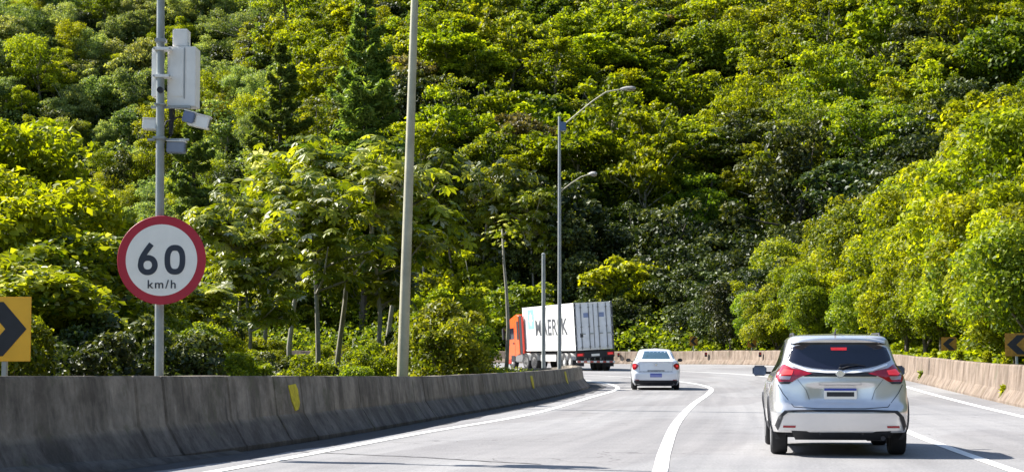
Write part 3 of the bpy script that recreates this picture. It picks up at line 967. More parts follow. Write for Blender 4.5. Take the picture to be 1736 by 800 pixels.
# cecropia-like trees: bare pale stems, rosettes of big fingered leaves
def cecropia(h, spread, nb, leafs=0.55, bare=0.45, seed=1):
    random.seed(seed)
    tm = MB()
    lean = random.uniform(-.5, .5)
    stem = [(lean * (k / 5) ** 2, 0.3 * math.sin(k + seed), -0.5 + (h * 0.92 + 0.5) * k / 5) for k in range(6)]
    tm.tube(stem, [0.10, 0.09, 0.08, 0.07, 0.055, 0.035], 8)
    tips = [Vector(stem[-1])]
    for b in range(nb):
        k = random.uniform(bare, 0.97)
        i = k * 5; i0 = int(i); fr = i - i0
        p = Vector(stem[i0]).lerp(Vector(stem[min(i0 + 1, 5)]), fr)
        a = random.uniform(0, 6.28); l = spread * random.uniform(0.45, 1.0) * (1.25 - 0.55 * k)
        q = p + Vector((math.cos(a) * l * .6, math.sin(a) * l * .6, l * 0.22))
        r = p + Vector((math.cos(a) * l, math.sin(a) * l, l * random.uniform(0.3, .75)))
        tm.tube([p, q, r], [0.05, 0.038, 0.022], 6)
        tips += [r, p.lerp(q, random.uniform(.5, 1)) + Vector((0, 0, .15))]
    Cs, Ns, Ss, Vs, Ds = [], [], [], [], []
    for t in tips:
        nl = random.randint(13, 19)
        for j in range(nl):
            a = random.uniform(0, 6.28); el = random.uniform(-0.35, 0.9)
            d = Vector((math.cos(a) * math.cos(el), math.sin(a) * math.cos(el), math.sin(el)))
            hub = t + d * random.uniform(0.3, 0.95)
            nrm = (Vector((0, 0, 1)) * 0.9 + d * 0.5 + Vector((random.gauss(0, .3), random.gauss(0, .3), random.gauss(0, .3)))).normalized()
            e1 = nrm.orthogonal().normalized(); e2 = nrm.cross(e1)
            val = min(1, max(0, random.gauss(0.45, 0.25)))
            if random.random() < 0.05: val = 0.99
            ls = leafs * random.uniform(0.6, 1.1)
            for q in range(7):
                b = 2 * math.pi * q / 7.6
                dd = (e1 * math.cos(b) + e2 * math.sin(b)) - nrm * 0.28
                Cs.append(hub + dd * ls * 0.5); Ds.append(dd.normalized()); Ns.append(nrm); Ss.append(ls); Vs.append(val)
    C = np.array([tuple(c) for c in Cs]); D = np.array([tuple(c) for c in Ds]); Nn = np.array([tuple(c) for c in Ns]); s = np.array(Ss)[:, None]
    B = np.cross(Nn, D)
    V = np.stack([C - D * s * .5, C + B * s * .23 + D * s * .12, C + D * s * .5 - Nn * s * .12, C - B * s * .23 + D * s * .12], 1).reshape(-1, 3)
    i = np.arange(len(C)) * 4
    Ft = np.stack([np.stack([i, i + 1, i + 2], 1), np.stack([i, i + 2, i + 3], 1)], 1).reshape(-1, 3)
    me = bpy.data.meshes.new('crown'); fill_mesh(me, V, Ft); me.materials.append(L_BIG)
    a = me.attributes.new('leafv', 'FLOAT', 'FACE'); a.data.foreach_set('value', np.repeat(np.array(Vs), 2).astype(np.float32))
    t2 = bpy.data.meshes.new('trunk'); t2.from_pydata(tm.v, [], tm.f); t2.materials.append(M['palebark'])
    t2.polygons.foreach_set('use_smooth', [True] * len(t2.polygons))
    return me, t2
CE = [cecropia(7.6, 2.5, 19, 0.36, 0.48, 1), cecropia(8.0, 2.3, 18, 0.36, 0.52, 2), cecropia(7.2, 2.6, 20, 0.40, 0.42, 3), cecropia(7.8, 2.3, 18, 0.42, 0.55, 4)]
random.seed(31)
ce_list = [(540, 66, 252, 0, 'large-leaved tree on the tallest bare pale stem, left of the tall lamp post'),
           (575, 74, 235, 1, 'large-leaved tree just right of the tallest bare stem'),
           (633, 71, 262, 2, 'large-leaved tree with straight stem just left of the tall lamp post'),
           (500, 80, 245, 3, 'large-leaved tree behind and left of the bare pale stem'),
           (455, 70, 300, 0, 'large-leaved tree midway between speed sign and tallest bare stem'),
           (420, 60, 335, 2, 'large-leaved tree a little right of the speed sign'),
           (395, 72, 345, 1, 'large-leaved tree whose crown shows just right of the speed sign'),
           (668, 82, 250, 3, 'large-leaved tree directly behind the tall lamp post'),
                (340, 52, 470, 3, 'small forked large-leaved tree beside the speed sign post')]
for px, Y, top, i, lb in ce_list:
    x = at(px, Y); z0 = tz(x, Y); H = hz(top, Y) - z0
    k = H / 8.3
    put_parts('cecropia_tree', CE[i], x, Y, z0, min(k, 1.25) if k > 0.7 else max(k, .55), random.uniform(0, 6), lb, 'tree', 'large-leaved trees of the roadside thicket', sz=k)
x = at(857, 76); z0 = tz(x, 76)
put_parts('slender_tree', cecropia(hz(365, 76) - z0, 0.5, 2, 0.13, 0.88, 9), x, 76, z0, 1, 0.4, 'slender bare trunk with a few leaves on top, just left of the orange cab', 'tree')
random.seed(32)
# taller ones over the road on the foot of the hill
for px, Y, top, i, lb in ((712, 171, 255, 1, 'large-leaved tree at the hill foot right of the tall lamp post'), (765, 173, 262, 3, 'large-leaved tree at the hill foot between the two lamp posts'),
                      (815, 170, 275, 0, 'large-leaved tree at the hill foot left of the lamp with two arms'), (862, 172, 255, 2, 'large-leaved tree at the hill foot above the orange cab'), (905, 168, 320, 1, 'large-leaved tree at the hill foot above the white container')):
    x = at(px, Y); z0 = tz(x, Y); H = hz(top, Y) - z0
    k = H / 8.3
    put_parts('cecropia_tree', CE[i], x, Y, z0, k * 0.8, random.uniform(0, 6), lb, 'tree', 'large-leaved trees at the hill foot', sz=k)

# thicket behind the left barrier
SH = [near_meshes('s', 1.6, 1.5, 1.9, 20, 420, 0.17, L_GR, M['bark'], 0.85, low=-0.9) for _ in range(3)]
SY = [near_meshes('s', 1.6, 1.5, 1.9, 20, 420, 0.16, L_YG, M['bark'], 0.85, low=-0.9) for _ in range(2)]
SD = [near_meshes('s', 1.6, 1.6, 1.9, 18, 330, 0.20, L_DK, M['darkbark'], 0.85, low=-0.9) for _ in range(2)]
SB = [near_meshes('s', 2.6, 2.3, 3.6, 24, 420, 0.26, L_BIG, M['bark'], 0.8, aspect=0.6) for _ in range(2)]
sh_n = 0
def thicket_fn(x, y, d, z):
    global sh_n
    P = np.array([[x, y]])
    di = float(-poly_sd(P, INNER)[0])
    if di < 1.9: return
    px = 868 + x * F / y
    if px < -60 or px > 822 or (y < 48 and 640 < px < 720): return
    # how tall may a bush be here (photo outline of the shrub layer)
    topl = float(np.interp(px, [-60, 60, 200, 330, 420, 560, 640, 700, 780, 856], [470, 500, 515, 530, 585, 605, 600, 530, 510, 545]))
    zt = hz(topl + random.uniform(-25, 45), y)
    lim = (zt - z) / 3.5
    if lim < 0.3: return
    # shadows must stay off the lanes
    lim = min(lim, max(0.5, (di + 0.2) / 3.0))
    if 380 < px < 640 and random.random() < 0.2: return
    s = min(lim, random.uniform(0.6, 1.3))
    if px + 2.1 * s * F / y > 860: return
    k = random.random()
    darkz = 0.26 if (700 < px < 860 or px < 210) else 0.18
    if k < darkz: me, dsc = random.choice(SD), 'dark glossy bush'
    elif k < darkz + 0.3: me, dsc = random.choice(SY), 'yellow-green bush'
    else: me, dsc = random.choice(SH), 'mid green bush'
    a = 'by the chevron sign' if px < 150 else ('by the speed sign' if px < 400 else ('among bare stems' if px < 690 else 'left of the truck'))
    row = 'close to the barrier' if di < 6 else 'far behind the barrier'
    put_parts('bush', me, x, y, z - 0.25 * s, s, None, f'{dsc} {a}, {row}', 'bush', 'bushes behind the concrete barrier', sz=min(lim, s * random.uniform(.9, 1.3)), parts=('foliage', 'stem'))
    sh_n += 1
scatter(-32, 2, 24, 122, 2.75, thicket_fn)
print('bushes', sh_n)
# bigger trees in the left corner
for px, Y, top, me, s, lb in ((18, 44, 195, BK[0], 1.2, 'leafy yellow-green tree at the left edge above the yellow chevron sign'),
                              (-40, 40, 240, BK[1], 1.2, 'yellow-green tree cut by the left edge of the photo'),
                              (70, 50, 270, BK[2], 0.9, 'yellow-green tree with crown hanging just right of the left edge tree'),
                              (60, 38, 390, SB[0], 0.9, 'large-leaved dark tree low behind the yellow chevron sign'),
                              (0, 34, 420, SB[1], 0.8, 'large-leaved small tree directly above the yellow chevron sign'),
                              (150, 60, 440, BD[0], 1.1, 'dark tree between the yellow chevron sign and the speed sign'),
                              (230, 66, 420, BG[0], 1.1, 'mid green tree behind the speed sign disc')):
    x = at(px, Y); z0 = tz(x, Y); H = hz(top, Y) - z0
    full = 6.1 if me in SB else 5.5
    put_parts('roadside_tree', me, x, Y, z0 - 0.2, s, None, lb, 'tree', None, sz=H / full)

# ------------------------------------------------------------------ poles and signs
def pole(name, px0, px1, Y, top_py, r0, r1, mat, label, group=None, extra=0.0, kinds='lamp post', flange=True):
    x0 = at(px0, Y); z0 = tz(x0, Y)
    zt = hz(top_py, Y) + extra
    x1 = x0 + (at(px1, Y, top_py) - at(px0, Y)) * (zt - z0) / (hz(top_py, Y) - z0)
    root = empty(name, (x0, Y, z0))
    tag(root, label, kinds, group)
    p = MB().tube([(0, 0, -0.3)] + [((x1 - x0) * t, 0, (zt - z0) * t) for t in (0, .25, .5, .75, 1)], [r0] + [r0 + (r1 - r0) * t for t in (0, .25, .5, .75, 1)], 14).build('pole', mat, root, angle=40)
    if flange:
        MB().lathe([(0, r0 * 1.9), (0.03, r0 * 1.9), (0.035, r0 * 1.15), (0.12, r0 * 1.02)], 16, 'z').build('base_flange', mat, root, angle=30)
    return root, (x1 - x0, zt - z0)

# lamp posts
def lamp_head(parent, p, d, L=0.75, mat=M['cutend']):
    d = Vector(d).normalized()
    a = math.atan2(d.y, d.x)
    mat4 = Matrix.Translation(Vector(p)) @ Matrix.Rotation(a, 4, 'Z') @ Matrix.Rotation(-math.asin(d.z) * 0.6, 4, 'Y')
    mb = MB()
    sec = []
    for t, wd, hh in ((0, .05, .05), (.15, .09, .08), (.4, .15, .11), (.75, .17, .10), (.95, .12, .06), (1.0, .04, .03)):
        sec.append([(t * L, wd * math.cos(q), (hh if math.sin(q) > 0 else hh * .55) * math.sin(q)) for q in np.linspace(0, 2 * math.pi, 13)[:-1]])
    vs = [p for s_ in sec for p in s_]; fs = []
    for i in range(len(sec) - 1):
        for k in range(12): fs.append((i * 12 + k, i * 12 + (k + 1) % 12, (i + 1) * 12 + (k + 1) % 12, (i + 1) * 12 + k))
    fs += [tuple(range(12)), tuple(60 + k for k in range(12))]
    mb.add(vs, fs, 0, mat4)
    h = mb.build('lamp_head', mat, parent, angle=50)
    MB().box(L * .45, L * .9, -.10, .10, -.085, -.05, .01, mat=mat4).build('lens', M['clearlens'], h)
    return h

rt, (lx, lz) = pole('lamp_post', 681, 703, 46, 0, 0.145, 0.085, M['palepole'], 'tall pale tapering lamp post leaning right beyond the top of the photo', 'lamp posts along the barrier', extra=1.6)
MB().tube([(lx, 0, lz - .15), (lx + .35, 0, lz + .35), (lx + 1.2, 0, lz + .85), (lx + 2.1, 0, lz + 1.0)], [.05, .045, .04, .035], 8).build('arm', M['palepole'], rt, angle=60)
lamp_head(rt, (lx + 2.05, 0, lz + 1.0), (1, 0, 0.1))
rt, (lx, lz) = pole('lamp_post', 948.5, 948.5, 74, 198, 0.088, 0.055, M['greypole'], 'slim grey lamp post with two curved arms, in front of the container', 'lamp posts along the barrier')
def PT(px, py, Y, root):
    return (at(px, Y, py) - root.location.x, 0, hz(py, Y) - root.location.z)
for pts, r, hs in (([(952, 215), (975, 196), (1003, 173), (1028, 156), (1052, 152)], .026, .62), ([(951, 324), (968, 311), (985, 300), (998, 296)], .022, .34)):
    P3 = [PT(a, b, 74, rt) for a, b in pts]
    MB().tube(P3, r, 8).build('arm', M['palepole'], rt, angle=60)
    lamp_head(rt, P3[-1], (1, 0, 0.12), hs)
a, _, b = PT(948.5, 213, 74, rt)
MB().box(a - .0, a + .26, -.12, .12, b - .22, b + .14, .02).build('control_box', simple('blue_grey_box', (0.10, 0.16, 0.30), 0.5), rt)
rt, _ = pole('steel_post', 921.5, 921.5, 86, 432, 0.10, 0.085, M['greypole'], 'short plain steel post just left of the two-armed lamp post', kinds='post')
MB().lathe([(_[1], .09), (_[1] + .05, .09), (_[1] + .09, .03)], 14, 'z').build('cap', M['greypole'], rt, angle=30)

# sign pole with speed enforcement gear
SY_ = 24.0
rt, (lx, lz) = pole('camera_pole', 271.5, 272.5, SY_, 0, 0.062, 0.05, M['galv'], 'galvanised pole carrying a speed camera box and cameras left of the road', kinds='camera pole', extra=0.8)
u = SY_ / F        # metres per photo pixel here
def lx_(px): return at(px, SY_, 150) - rt.location.x
def lz_(py): return hz(py, SY_) - rt.location.z
def dbox(name, x0, x1, y0, y1, d0, d1, mat, bev=.008, parent=None, m=None):
    return MB().box(lx_(x0), lx_(x1), d0, d1, lz_(y1), lz_(y0), bev, mat=m).build(name, mat, parent or rt, angle=40)
cab_ = dbox('cabinet', 281, 329, 77, 178, 0.10, 0.46, M['whitebox'])
dbox('door_panel', 284, 309, 80, 162, 0.088, 0.10, M['whitebox'], .004, cab_)
dbox('seal', 309.6, 311, 79, 166, 0.084, 0.10, M['greypole'], .001, cab_)
dbox('top_unit', 288, 314, 46, 76.5, 0.14, 0.36, M['whitebox'], .012)
dbox('side_cabinet', 254.5, 267, 80, 162, 0.08, 0.36, M['whitebox'])
for py in (84, 130):
    dbox('clamp_band', 261, 290, py - 2.5, py + 2.5, -0.075, 0.09, M['whitebox'], .004)
    for px in (262, 289):
        MB().lathe([(-.09, .012), (-.072, .012)], 8, 'y', mat=Matrix.Translation((lx_(px), 0, lz_(py)))).build('bolt', M['greypole'], rt)
MB().lathe([(-.085, .0), (-.085, .04), (-.04, .042)], 16, 'y', mat=Matrix.Translation((lx_(273), 0, lz_(154)))).build('sensor', M['black'], rt, angle=40)
dbox('collar', 263, 281, 66, 73, -.07, .07, M['greypole'], .01)
dbox('collar', 262.5, 281.5, 176, 179, -.075, .075, M['galv'], .006)
dbox('collar', 261.5, 282, 232, 237, -.08, .08, M['galv'], .006)
MB().box(lx_(284), lx_(290), 0.12, 0.2, lz_(225), lz_(164), .004).build('bracket', M['black'], rt)
MB().box(lx_(255), lx_(322), 0.03, 0.10, lz_(183), lz_(179), .004).build('crossbar', M['greypole'], rt)
MB().box(lx_(250), lx_(320), 0.03, 0.10, lz_(238), lz_(234.5), .004).build('crossbar', M['greypole'], rt)
# cameras
def camera_(x0, x1, y0, y1, ang, mat=M['whitebox'], depth=(.02, .2)):
    cx, cz = (lx_(x0) + lx_(x1)) / 2, (lz_(y0) + lz_(y1)) / 2
    hw, hh = abs(lx_(x1) - lx_(x0)) / 2, abs(lz_(y1) - lz_(y0)) / 2
    m = Matrix.Translation((cx, (depth[0] + depth[1]) / 2, cz)) @ Matrix.Rotation(R(ang), 4, 'Y')
    q = (depth[1] - depth[0]) / 2
    c = MB().box(-hw, hw, -q, q, -hh, hh, .012, mat=m).build('camera_unit', mat, rt, angle=40)
    MB().box(-hw * 1.05, hw * 1.05, -q * 1.12, q * 1.12, hh, hh + .012, .003, mat=m).build('sun_shield', M['whitebox'], c)
    MB().box(hw, hw + .012, -q * .7, q * .7, -hh * .7, hh * .7, .003, mat=m).build('lens_window', M['glass'], c)
    return c
camera_(241, 266, 201, 219, 3)
camera_(318, 354, 194, 215, 14)
camera_(310, 330, 189, 208, 14, simple('blue_grey_housing', (0.16, 0.20, 0.32), 0.5), (-.01, .03))
camera_(283, 314, 240, 259, 2, simple('grey_housing', (0.20, 0.23, 0.30), 0.5), (0.0, .15))
MB().tube([(0, 0, lz_(222)), (0.02, .1, lz_(205)), (lx_(300), .16, lz_(196)), (lx_(320), .12, lz_(200))], .012, 6).build('cable', M['black'], rt)
MB().tube([(0, .05, lz_(245)), (.09, .1, lz_(228)), (.12, .16, lz_(190)), (.10, .15, lz_(165))], .01, 6).build('cable', M['black'], rt)

# speed limit sign
def stroke(pts, w, y, mb, closed=False):
    P = [Vector((p[0], p[1])) for p in pts]
    n = len(P); L, Rr = [], []
    for i in range(n):
        if closed: t = (P[(i + 1) % n] - P[i - 1])
        else: t = P[min(i + 1, n - 1)] - P[max(i - 1, 0)]
        t.normalize(); nn = Vector((-t.y, t.x))
        L.append(P[i] + nn * w / 2); Rr.append(P[i] - nn * w / 2)
    vs = [(p.x, y, p.y) for p in L] + [(p.x, y, p.y) for p in Rr] + [(p.x, y + .003, p.y) for p in L] + [(p.x, y + .003, p.y) for p in Rr]
    fs = []
    m = n if closed else n - 1
    for i in range(m):
        j = (i + 1) % n
        fs += [(i, j, n + j, n + i), (i, 2 * n + i, 2 * n + j, j), (n + i, n + j, 3 * n + j, 3 * n + i)]
    mb.add(vs, fs)
def text_mesh(txt, size, name, mat, parent, loc, rot, sx=1.0, bold=0.0, spacing=1.0, ext=0.002):
    cu = bpy.data.curves.new(name, 'FONT')
    cu.body = txt; cu.size = size; cu.align_x = 'CENTER'; cu.align_y = 'CENTER'; cu.extrude = ext; cu.offset = bold; cu.space_character = spacing
    o = bpy.data.objects.new(name, cu); COL.objects.link(o)
    dg = bpy.context.evaluated_depsgraph_get()
    me = bpy.data.meshes.new_from_object(o.evaluated_get(dg))
    bpy.data.objects.remove(o)
    me.materials.clear(); me.materials.append(mat)
    t = bpy.data.objects.new(name, me); COL.objects.link(t)
    t.parent = parent; t.location = loc; t.rotation_euler = rot; t.scale = (sx, 1, 1)
    return t
x0 = at(273.5, SY_ - .12, 441)
sg = empty('speed_limit_sign', (x0, SY_ - .11, hz(441.5, SY_)))
tag(sg, 'round red-rimmed white speed limit sign reading 60 km/h', 'sign')
RS = 75 * u
MB().lathe([(0.0, RS - .004), (0.004, RS), (0.012, RS), (0.014, RS - .01)], 64, 'y').build('disc', M['red'], sg, angle=30)
pl = MB().lathe([(-0.004, RS * 0.805), (0.001, RS * 0.805)], 64, 'y').build('face', M['signwhite'], sg, angle=30)
for zz in (-.35, .3):
    MB().box(-.25, .25, .014, .045, zz - .02, zz + .02, .004).build('bracket', M['galv'], sg)
dg_ = MB()
wst = 9.6 * u
def E(cx, cz, rx, rz, a0, a1, n=40, pw=2.0):
    out = []
    for k in range(n + 1):
        t = a0 + (a1 - a0) * k / n
        c, s_ = math.cos(t), math.sin(t)
        out.append((cx + rx * math.copysign(abs(c) ** (2 / pw), c), cz + rz * math.copysign(abs(s_) ** (2 / pw), s_)))
    return out
# digits: centre of sign = (0,0), photo px offsets
zero = E(22.8 * u, 0.5 * u, 12.8 * u, 20.3 * u, 0, 2 * math.pi, 48, 2.5)[:-1]
stroke(zero, wst, -.008, dg_, True)
six = E(-23 * u, -8.5 * u, 12.0 * u, 12.2 * u, 0, 2 * math.pi, 40, 2.1)[:-1]
stroke(six, wst, -.008, dg_, True)
stem_ = catmull([(-17 * u, 27 * u), (-23.5 * u, 18.5 * u), (-29.5 * u, 9.5 * u), (-33.8 * u, 0.5 * u), (-35.0 * u, -8.5 * u)], 2 * u)
stroke([tuple(p) for p in stem_], wst * .97, -.0086, dg_)
dg_.build('digits', M['navy'], pl)
text_mesh('km/h', 20 * u, 'unit_text', M['navy'], pl, (1 * u, -.007, -41.5 * u), (R(90), 0, 0), 1.05, .0016, 1.22)

# chevron signs
def chevron(px, Y, py, wd, ht, direction, label, rz=0.0, group='yellow chevron bend signs', flip_h=0):
    x = at(px, Y); zc = hz(py, Y); z0 = tz(x, Y)
    r = empty('chevron_sign', (x, Y, z0), rz)
    tag(r, label, 'sign', group)
    c = zc - z0; d0 = direction
    MB().box(-wd / 2, wd / 2, -.012, 0, c - ht / 2, c + ht / 2, .004).build('panel', M['yellow'] if d0 > 0 else M['shadedyellow'], r)
    d = direction
    t = wd * 0.42
    # the pointing band
    pts = [(-.42 * wd, .5 * ht * .84), (-.02 * wd, .5 * ht * .84), (.42 * wd, 0), (-.02 * wd, -.5 * ht * .84), (-.42 * wd, -.5 * ht * .84), (0.02 * wd, 0)]
    if flip_h: pts = pts
    pts = [(a * d, b + c) for a, b in pts]
    MB().prism([pts[0], pts[1], pts[2], pts[5]], -.016, -.0125).build('arrow_mark', M['black'], r)
    MB().prism([pts[5], pts[2], pts[3], pts[4]], -.016, -.0125).build('arrow_mark', M['black'], r)
    MB().box(-.03, .03, .002, .06, -.3, c + ht / 2 - .05, .006).build('post', M['galv'], r)
    return r
chevron(7, 21.0, 557.5, 90 * 21 / F, 109 * 21 / F, 1, 'large yellow chevron sign pointing right, cut by the left edge')
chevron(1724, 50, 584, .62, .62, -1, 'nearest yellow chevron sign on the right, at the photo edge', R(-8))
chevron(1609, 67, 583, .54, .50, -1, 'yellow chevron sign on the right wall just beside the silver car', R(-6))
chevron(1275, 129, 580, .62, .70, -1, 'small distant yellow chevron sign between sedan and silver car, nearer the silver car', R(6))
chevron(1176, 139.3, 578, .62, .70, -1, 'small distant yellow chevron sign right above the white sedan mirror', R(12))

# delineators on the wall top
for px_ in (1048, 1197, 1288, 1475):
    best = None
    for s_ in np.arange(20, dW[-1] - 5, .4):
        q = (np.interp(s_, dW, wc[:, 0]), np.interp(s_, dW, wc[:, 1]))
        if q[1] < 60: continue
        e = abs(868 + q[0] * F / q[1] - px_)
        if best is None or e < best[0]: best = (e, q)
    q = best[1]
    zc = float(Z(*q))
    r = empty('wall_reflector', (q[0], q[1], zc + .5))
    lb = {1048: 'small black reflector on the far wall just right of the truck', 1197: 'small black reflector on the far wall right of the white sedan', 1288: 'small black reflector on the far wall left of the silver car', 1475: 'small black reflector on the wall behind the silver car'}[px_]
    tag(r, lb, 'reflector', 'reflectors on the far wall')
    MB().box(-.09, .09, -.05, .20, .05, .38, .02).build('housing', M['black'], r)
    MB().box(-.06, .06, -.062, -.05, .2, .34, .004).build('lens', M['redlens'], r)

# weeds growing at the wall
wm = []
for k in range(3):
    C = np.c_[rng.normal(0, .07, 420), rng.normal(0, .04, 420), .03 + .42 * rng.random(420)]
    wm.append(leaf_mesh('weed', C, unit(420) + (0, -.5, .5), .07 + .07 * rng.random(420), L_YG, .4))
for px_, up, lb in ((1692, 0, 'weed tuft in a crack low on the sunlit wall, under the nearest right chevron sign'), (1553, 0, 'weed tuft in a crack of the sunlit wall just right of the silver car'),
                    (1600, .85, 'weed tuft on top of the sunlit wall beside the small chevron sign post'), (1640, .85, 'weed tuft on top of the sunlit wall between the two right chevron signs'),
                    (1580, .8, 'weed tuft on the wall top, left of the small chevron sign'), (1715, .8, 'weed tuft on the wall top at the nearest right chevron sign'),
                    (1560, .85, 'weed tuft on the wall top right beside the silver car roof'), (1672, .85, 'weed tuft on the wall top, left of the nearest right chevron sign')):
    k_ = np.argmin(np.where(wc[:, 1] > 40, np.abs(868 + wc[:, 0] * F / np.maximum(wc[:, 1], 1) - px_), 1e9))
    q = wc[k_]
    o = put('weed_tuft', wm[k_ % 3], q[0] + (.16 if not up else .52), q[1], float(Z(*q)) + (up or .0), 1.0, None, lb, 'weed', 'weeds on the sunlit wall')

#VEHICLES
# ------------------------------------------------------------------ vehicles
def interp(tab, z):
    zs = [t[0] for t in tab]; vs = [t[1] for t in tab]
    if z <= zs[0]: return vs[0]
    if z >= zs[-1]: return vs[-1]
    i = max(k for k in range(len(zs)) if zs[k] <= z)
    i = min(i, len(zs) - 2)
    h = zs[i + 1] - zs[i]; t = (z - zs[i]) / h
    def sl(k):
        if k <= 0: return (vs[1] - vs[0]) / (zs[1] - zs[0])
        if k >= len(zs) - 1: return (vs[-1] - vs[-2]) / (zs[-1] - zs[-2])
        a = (vs[k] - vs[k - 1]) / (zs[k] - zs[k - 1]); b = (vs[k + 1] - vs[k]) / (zs[k + 1] - zs[k])
        return 0 if a * b <= 0 else 2 * a * b / (a + b)
    m0, m1 = sl(i), sl(i + 1)
    return (2 * t**3 - 3 * t**2 + 1) * vs[i] + (t**3 - 2 * t**2 + t) * h * m0 + (-2 * t**3 + 3 * t**2) * vs[i + 1] + (t**3 - t**2) * h * m1

class Car:
    def __init__(s, W, YR, YF, zs, crown=0.06, rr=0.17, rf=0.45, bulge=None, recess=None):
        s.W, s.YR, s.YF, s.zs, s.crown, s.rr, s.rf, s.bulge, s.recess = W, YR, YF, zs, crown, rr, rf, bulge, recess
    def w(s, z): return interp(s.W, z)
    def rear(s, x, z):
        w = s.w(z); a = min(abs(x), w)
        y = interp(s.YR, z) + s.crown * (a / w) ** 2.2
        r = min(s.rr, w * .6)
        t = max(0, (a - (w - r)) / r)
        y += r * (1 - math.sqrt(max(0, 1 - min(t, 1) ** 2.2))) * 1.0
        if s.recess: y += s.recess(x, z)
        return y
    def front(s, x, z):
        w = s.w(z); a = min(abs(x), w)
        y = interp(s.YF, z) - 0.16 * (a / w) ** 2.2
        r = min(s.rf, w * .6)
        t = max(0, (a - (w - r)) / r)
        return y - r * (1 - math.sqrt(max(0, 1 - min(t, 1) ** 2.2)))
    def sidex(s, y, z):
        """half width at (y,z) including rounded ends"""
        lo, hi = 0.0, s.w(z)
        # largest a with rear(a) <= y <= front(a)
        for _ in range(22):
            m = (lo + hi) / 2
            if s.rear(m, z) <= y <= s.front(m, z): lo = m
            else: hi = m
        x = lo
        if s.bulge: x += s.bulge(y, z)
        return x
    def shell(s, name, mat, parent, arches=()):
        nr, ns, nf = 28, 34, 20
        rings = []
        for z in s.zs:
            w = s.w(z)
            th = np.linspace(-1, 1, nr + 1)
            xr = [w * math.sin(t * math.pi / 2) for t in th]
            ring = [(x, s.rear(x, z), z) for x in xr]
            y0, y1 = s.rear(w, z), s.front(w, z)
            for k in range(1, ns):
                y = y0 + (y1 - y0) * k / ns
                ring.append((w + (s.bulge(y, z) if s.bulge else 0), y, z))
            thf = np.linspace(1, -1, nf + 1)
            ring += [(w * math.sin(t * math.pi / 2), s.front(w * math.sin(t * math.pi / 2), z), z) for t in thf]
            for k in range(1, ns):
                y = y1 + (y0 - y1) * k / ns
                ring.append((-w - (s.bulge(y, z) if s.bulge else 0), y, z))
            rings.append(ring)
        n = len(rings[0])
        vs = [p for r in rings for p in r]; fs = []
        for i in range(len(rings) - 1):
            for k in range(n):
                fs.append((i * n + k, i * n + (k + 1) % n, (i + 1) * n + (k + 1) % n, (i + 1) * n + k))
        # caps as fans to centre
        for i, rev in ((0, True), (len(rings) - 1, False)):
            cx = tuple(np.mean(np.array(rings[i]), 0)); c = len(vs)
            dz = 0.012 if not rev else 0
            vs.append((cx[0], cx[1], cx[2] + dz))
            for k in range(n):
                f = (i * n + k, i * n + (k + 1) % n, c)
                fs.append(f if not rev else f[::-1])
        mb = MB().add(vs, fs)
        o = mb.build(name, mat, parent, angle=38)
        if arches:
            c = MB()
            for (y, z, r) in arches:
                c.lathe([(-1.3, r), (-0.55, r)], 40, 'x', mat=Matrix.Translation((0, y, z)))
                c.lathe([(0.55, r), (1.3, r)], 40, 'x', mat=Matrix.Translation((0, y, z)))
            co = c.build('cutter', mat)
            md = o.modifiers.new('b', 'BOOLEAN'); md.operation = 'DIFFERENCE'; md.object = co; md.solver = 'EXACT'
            bpy.context.view_layer.update()
            dg = bpy.context.evaluated_depsgraph_get()
            me = bpy.data.meshes.new_from_object(o.evaluated_get(dg))
            o.modifiers.clear(); o.data = me
            me.materials.clear(); me.materials.append(mat)
            bpy.data.objects.remove(co)
            bm = bmesh.new(); bm.from_mesh(me)
            for f in bm.faces: f.smooth = True
            for e in bm.edges:
                e.smooth = not (len(e.link_faces) == 2 and e.calc_face_angle(0) > R(38))
            bm.to_mesh(me); bm.free()
        return o
    def patch(s, name, poly, mat, parent, mode='rear', out=0.006, rnd=0, th=0.02, cuts=3, closed_fn=None):
        """a trim piece cut to poly and laid on the body surface; poly in (x,z) for rear/front or (y,z) for left/right"""
        for _ in range(rnd):
            q = []
            for i in range(len(poly)):
                a, b = poly[i], poly[(i + 1) % len(poly)]
                q += [(a[0] * .78 + b[0] * .22, a[1] * .78 + b[1] * .22), (a[0] * .22 + b[0] * .78, a[1] * .22 + b[1] * .78)]
            poly = q
        bm = bmesh.new()
        vv = [bm.verts.new((p[0], 0, p[1])) for p in poly]
        f = bm.faces.new(vv)
        bmesh.ops.triangulate(bm, faces=[f])
        for _ in range(cuts):
            long = [e for e in bm.edges if e.calc_length() > 0.07]
            if not long: break
            bmesh.ops.subdivide_edges(bm, edges=long, cuts=1)
            bmesh.ops.triangulate(bm, faces=[f for f in bm.faces if len(f.verts) > 3])
        bm.verts.ensure_lookup_table()
        bnd = [e for e in bm.edges if len(e.link_faces) == 1]
        n = len(bm.verts)
        def mp(u, v, o):
            if mode == 'rear': return (u, s.rear(u, v) - o, v)
            if mode == 'front': return (u, s.front(u, v) + o, v)
            x = s.sidex(u, v) + o
            return (x if mode == 'right' else -x, u, v)
        bm.verts.index_update()
        co = [(v.co.x, v.co.z) for v in bm.verts]
        top = [mp(u, v, out) for u, v in co]
        bot = [mp(u, v, out - th) for u, v in co]
        fs = [tuple(v.index for v in f.verts) for f in bm.faces]
        allf = list(fs)
        for e in bnd:
            a, b = e.verts[0].index, e.verts[1].index
            allf.append((a, b, b + n, a + n))
        bm.free()
        return MB().add(top + bot, allf).build(name, mat, parent, angle=50)

def mir(poly): return [(-a, b) for a, b in poly][::-1]

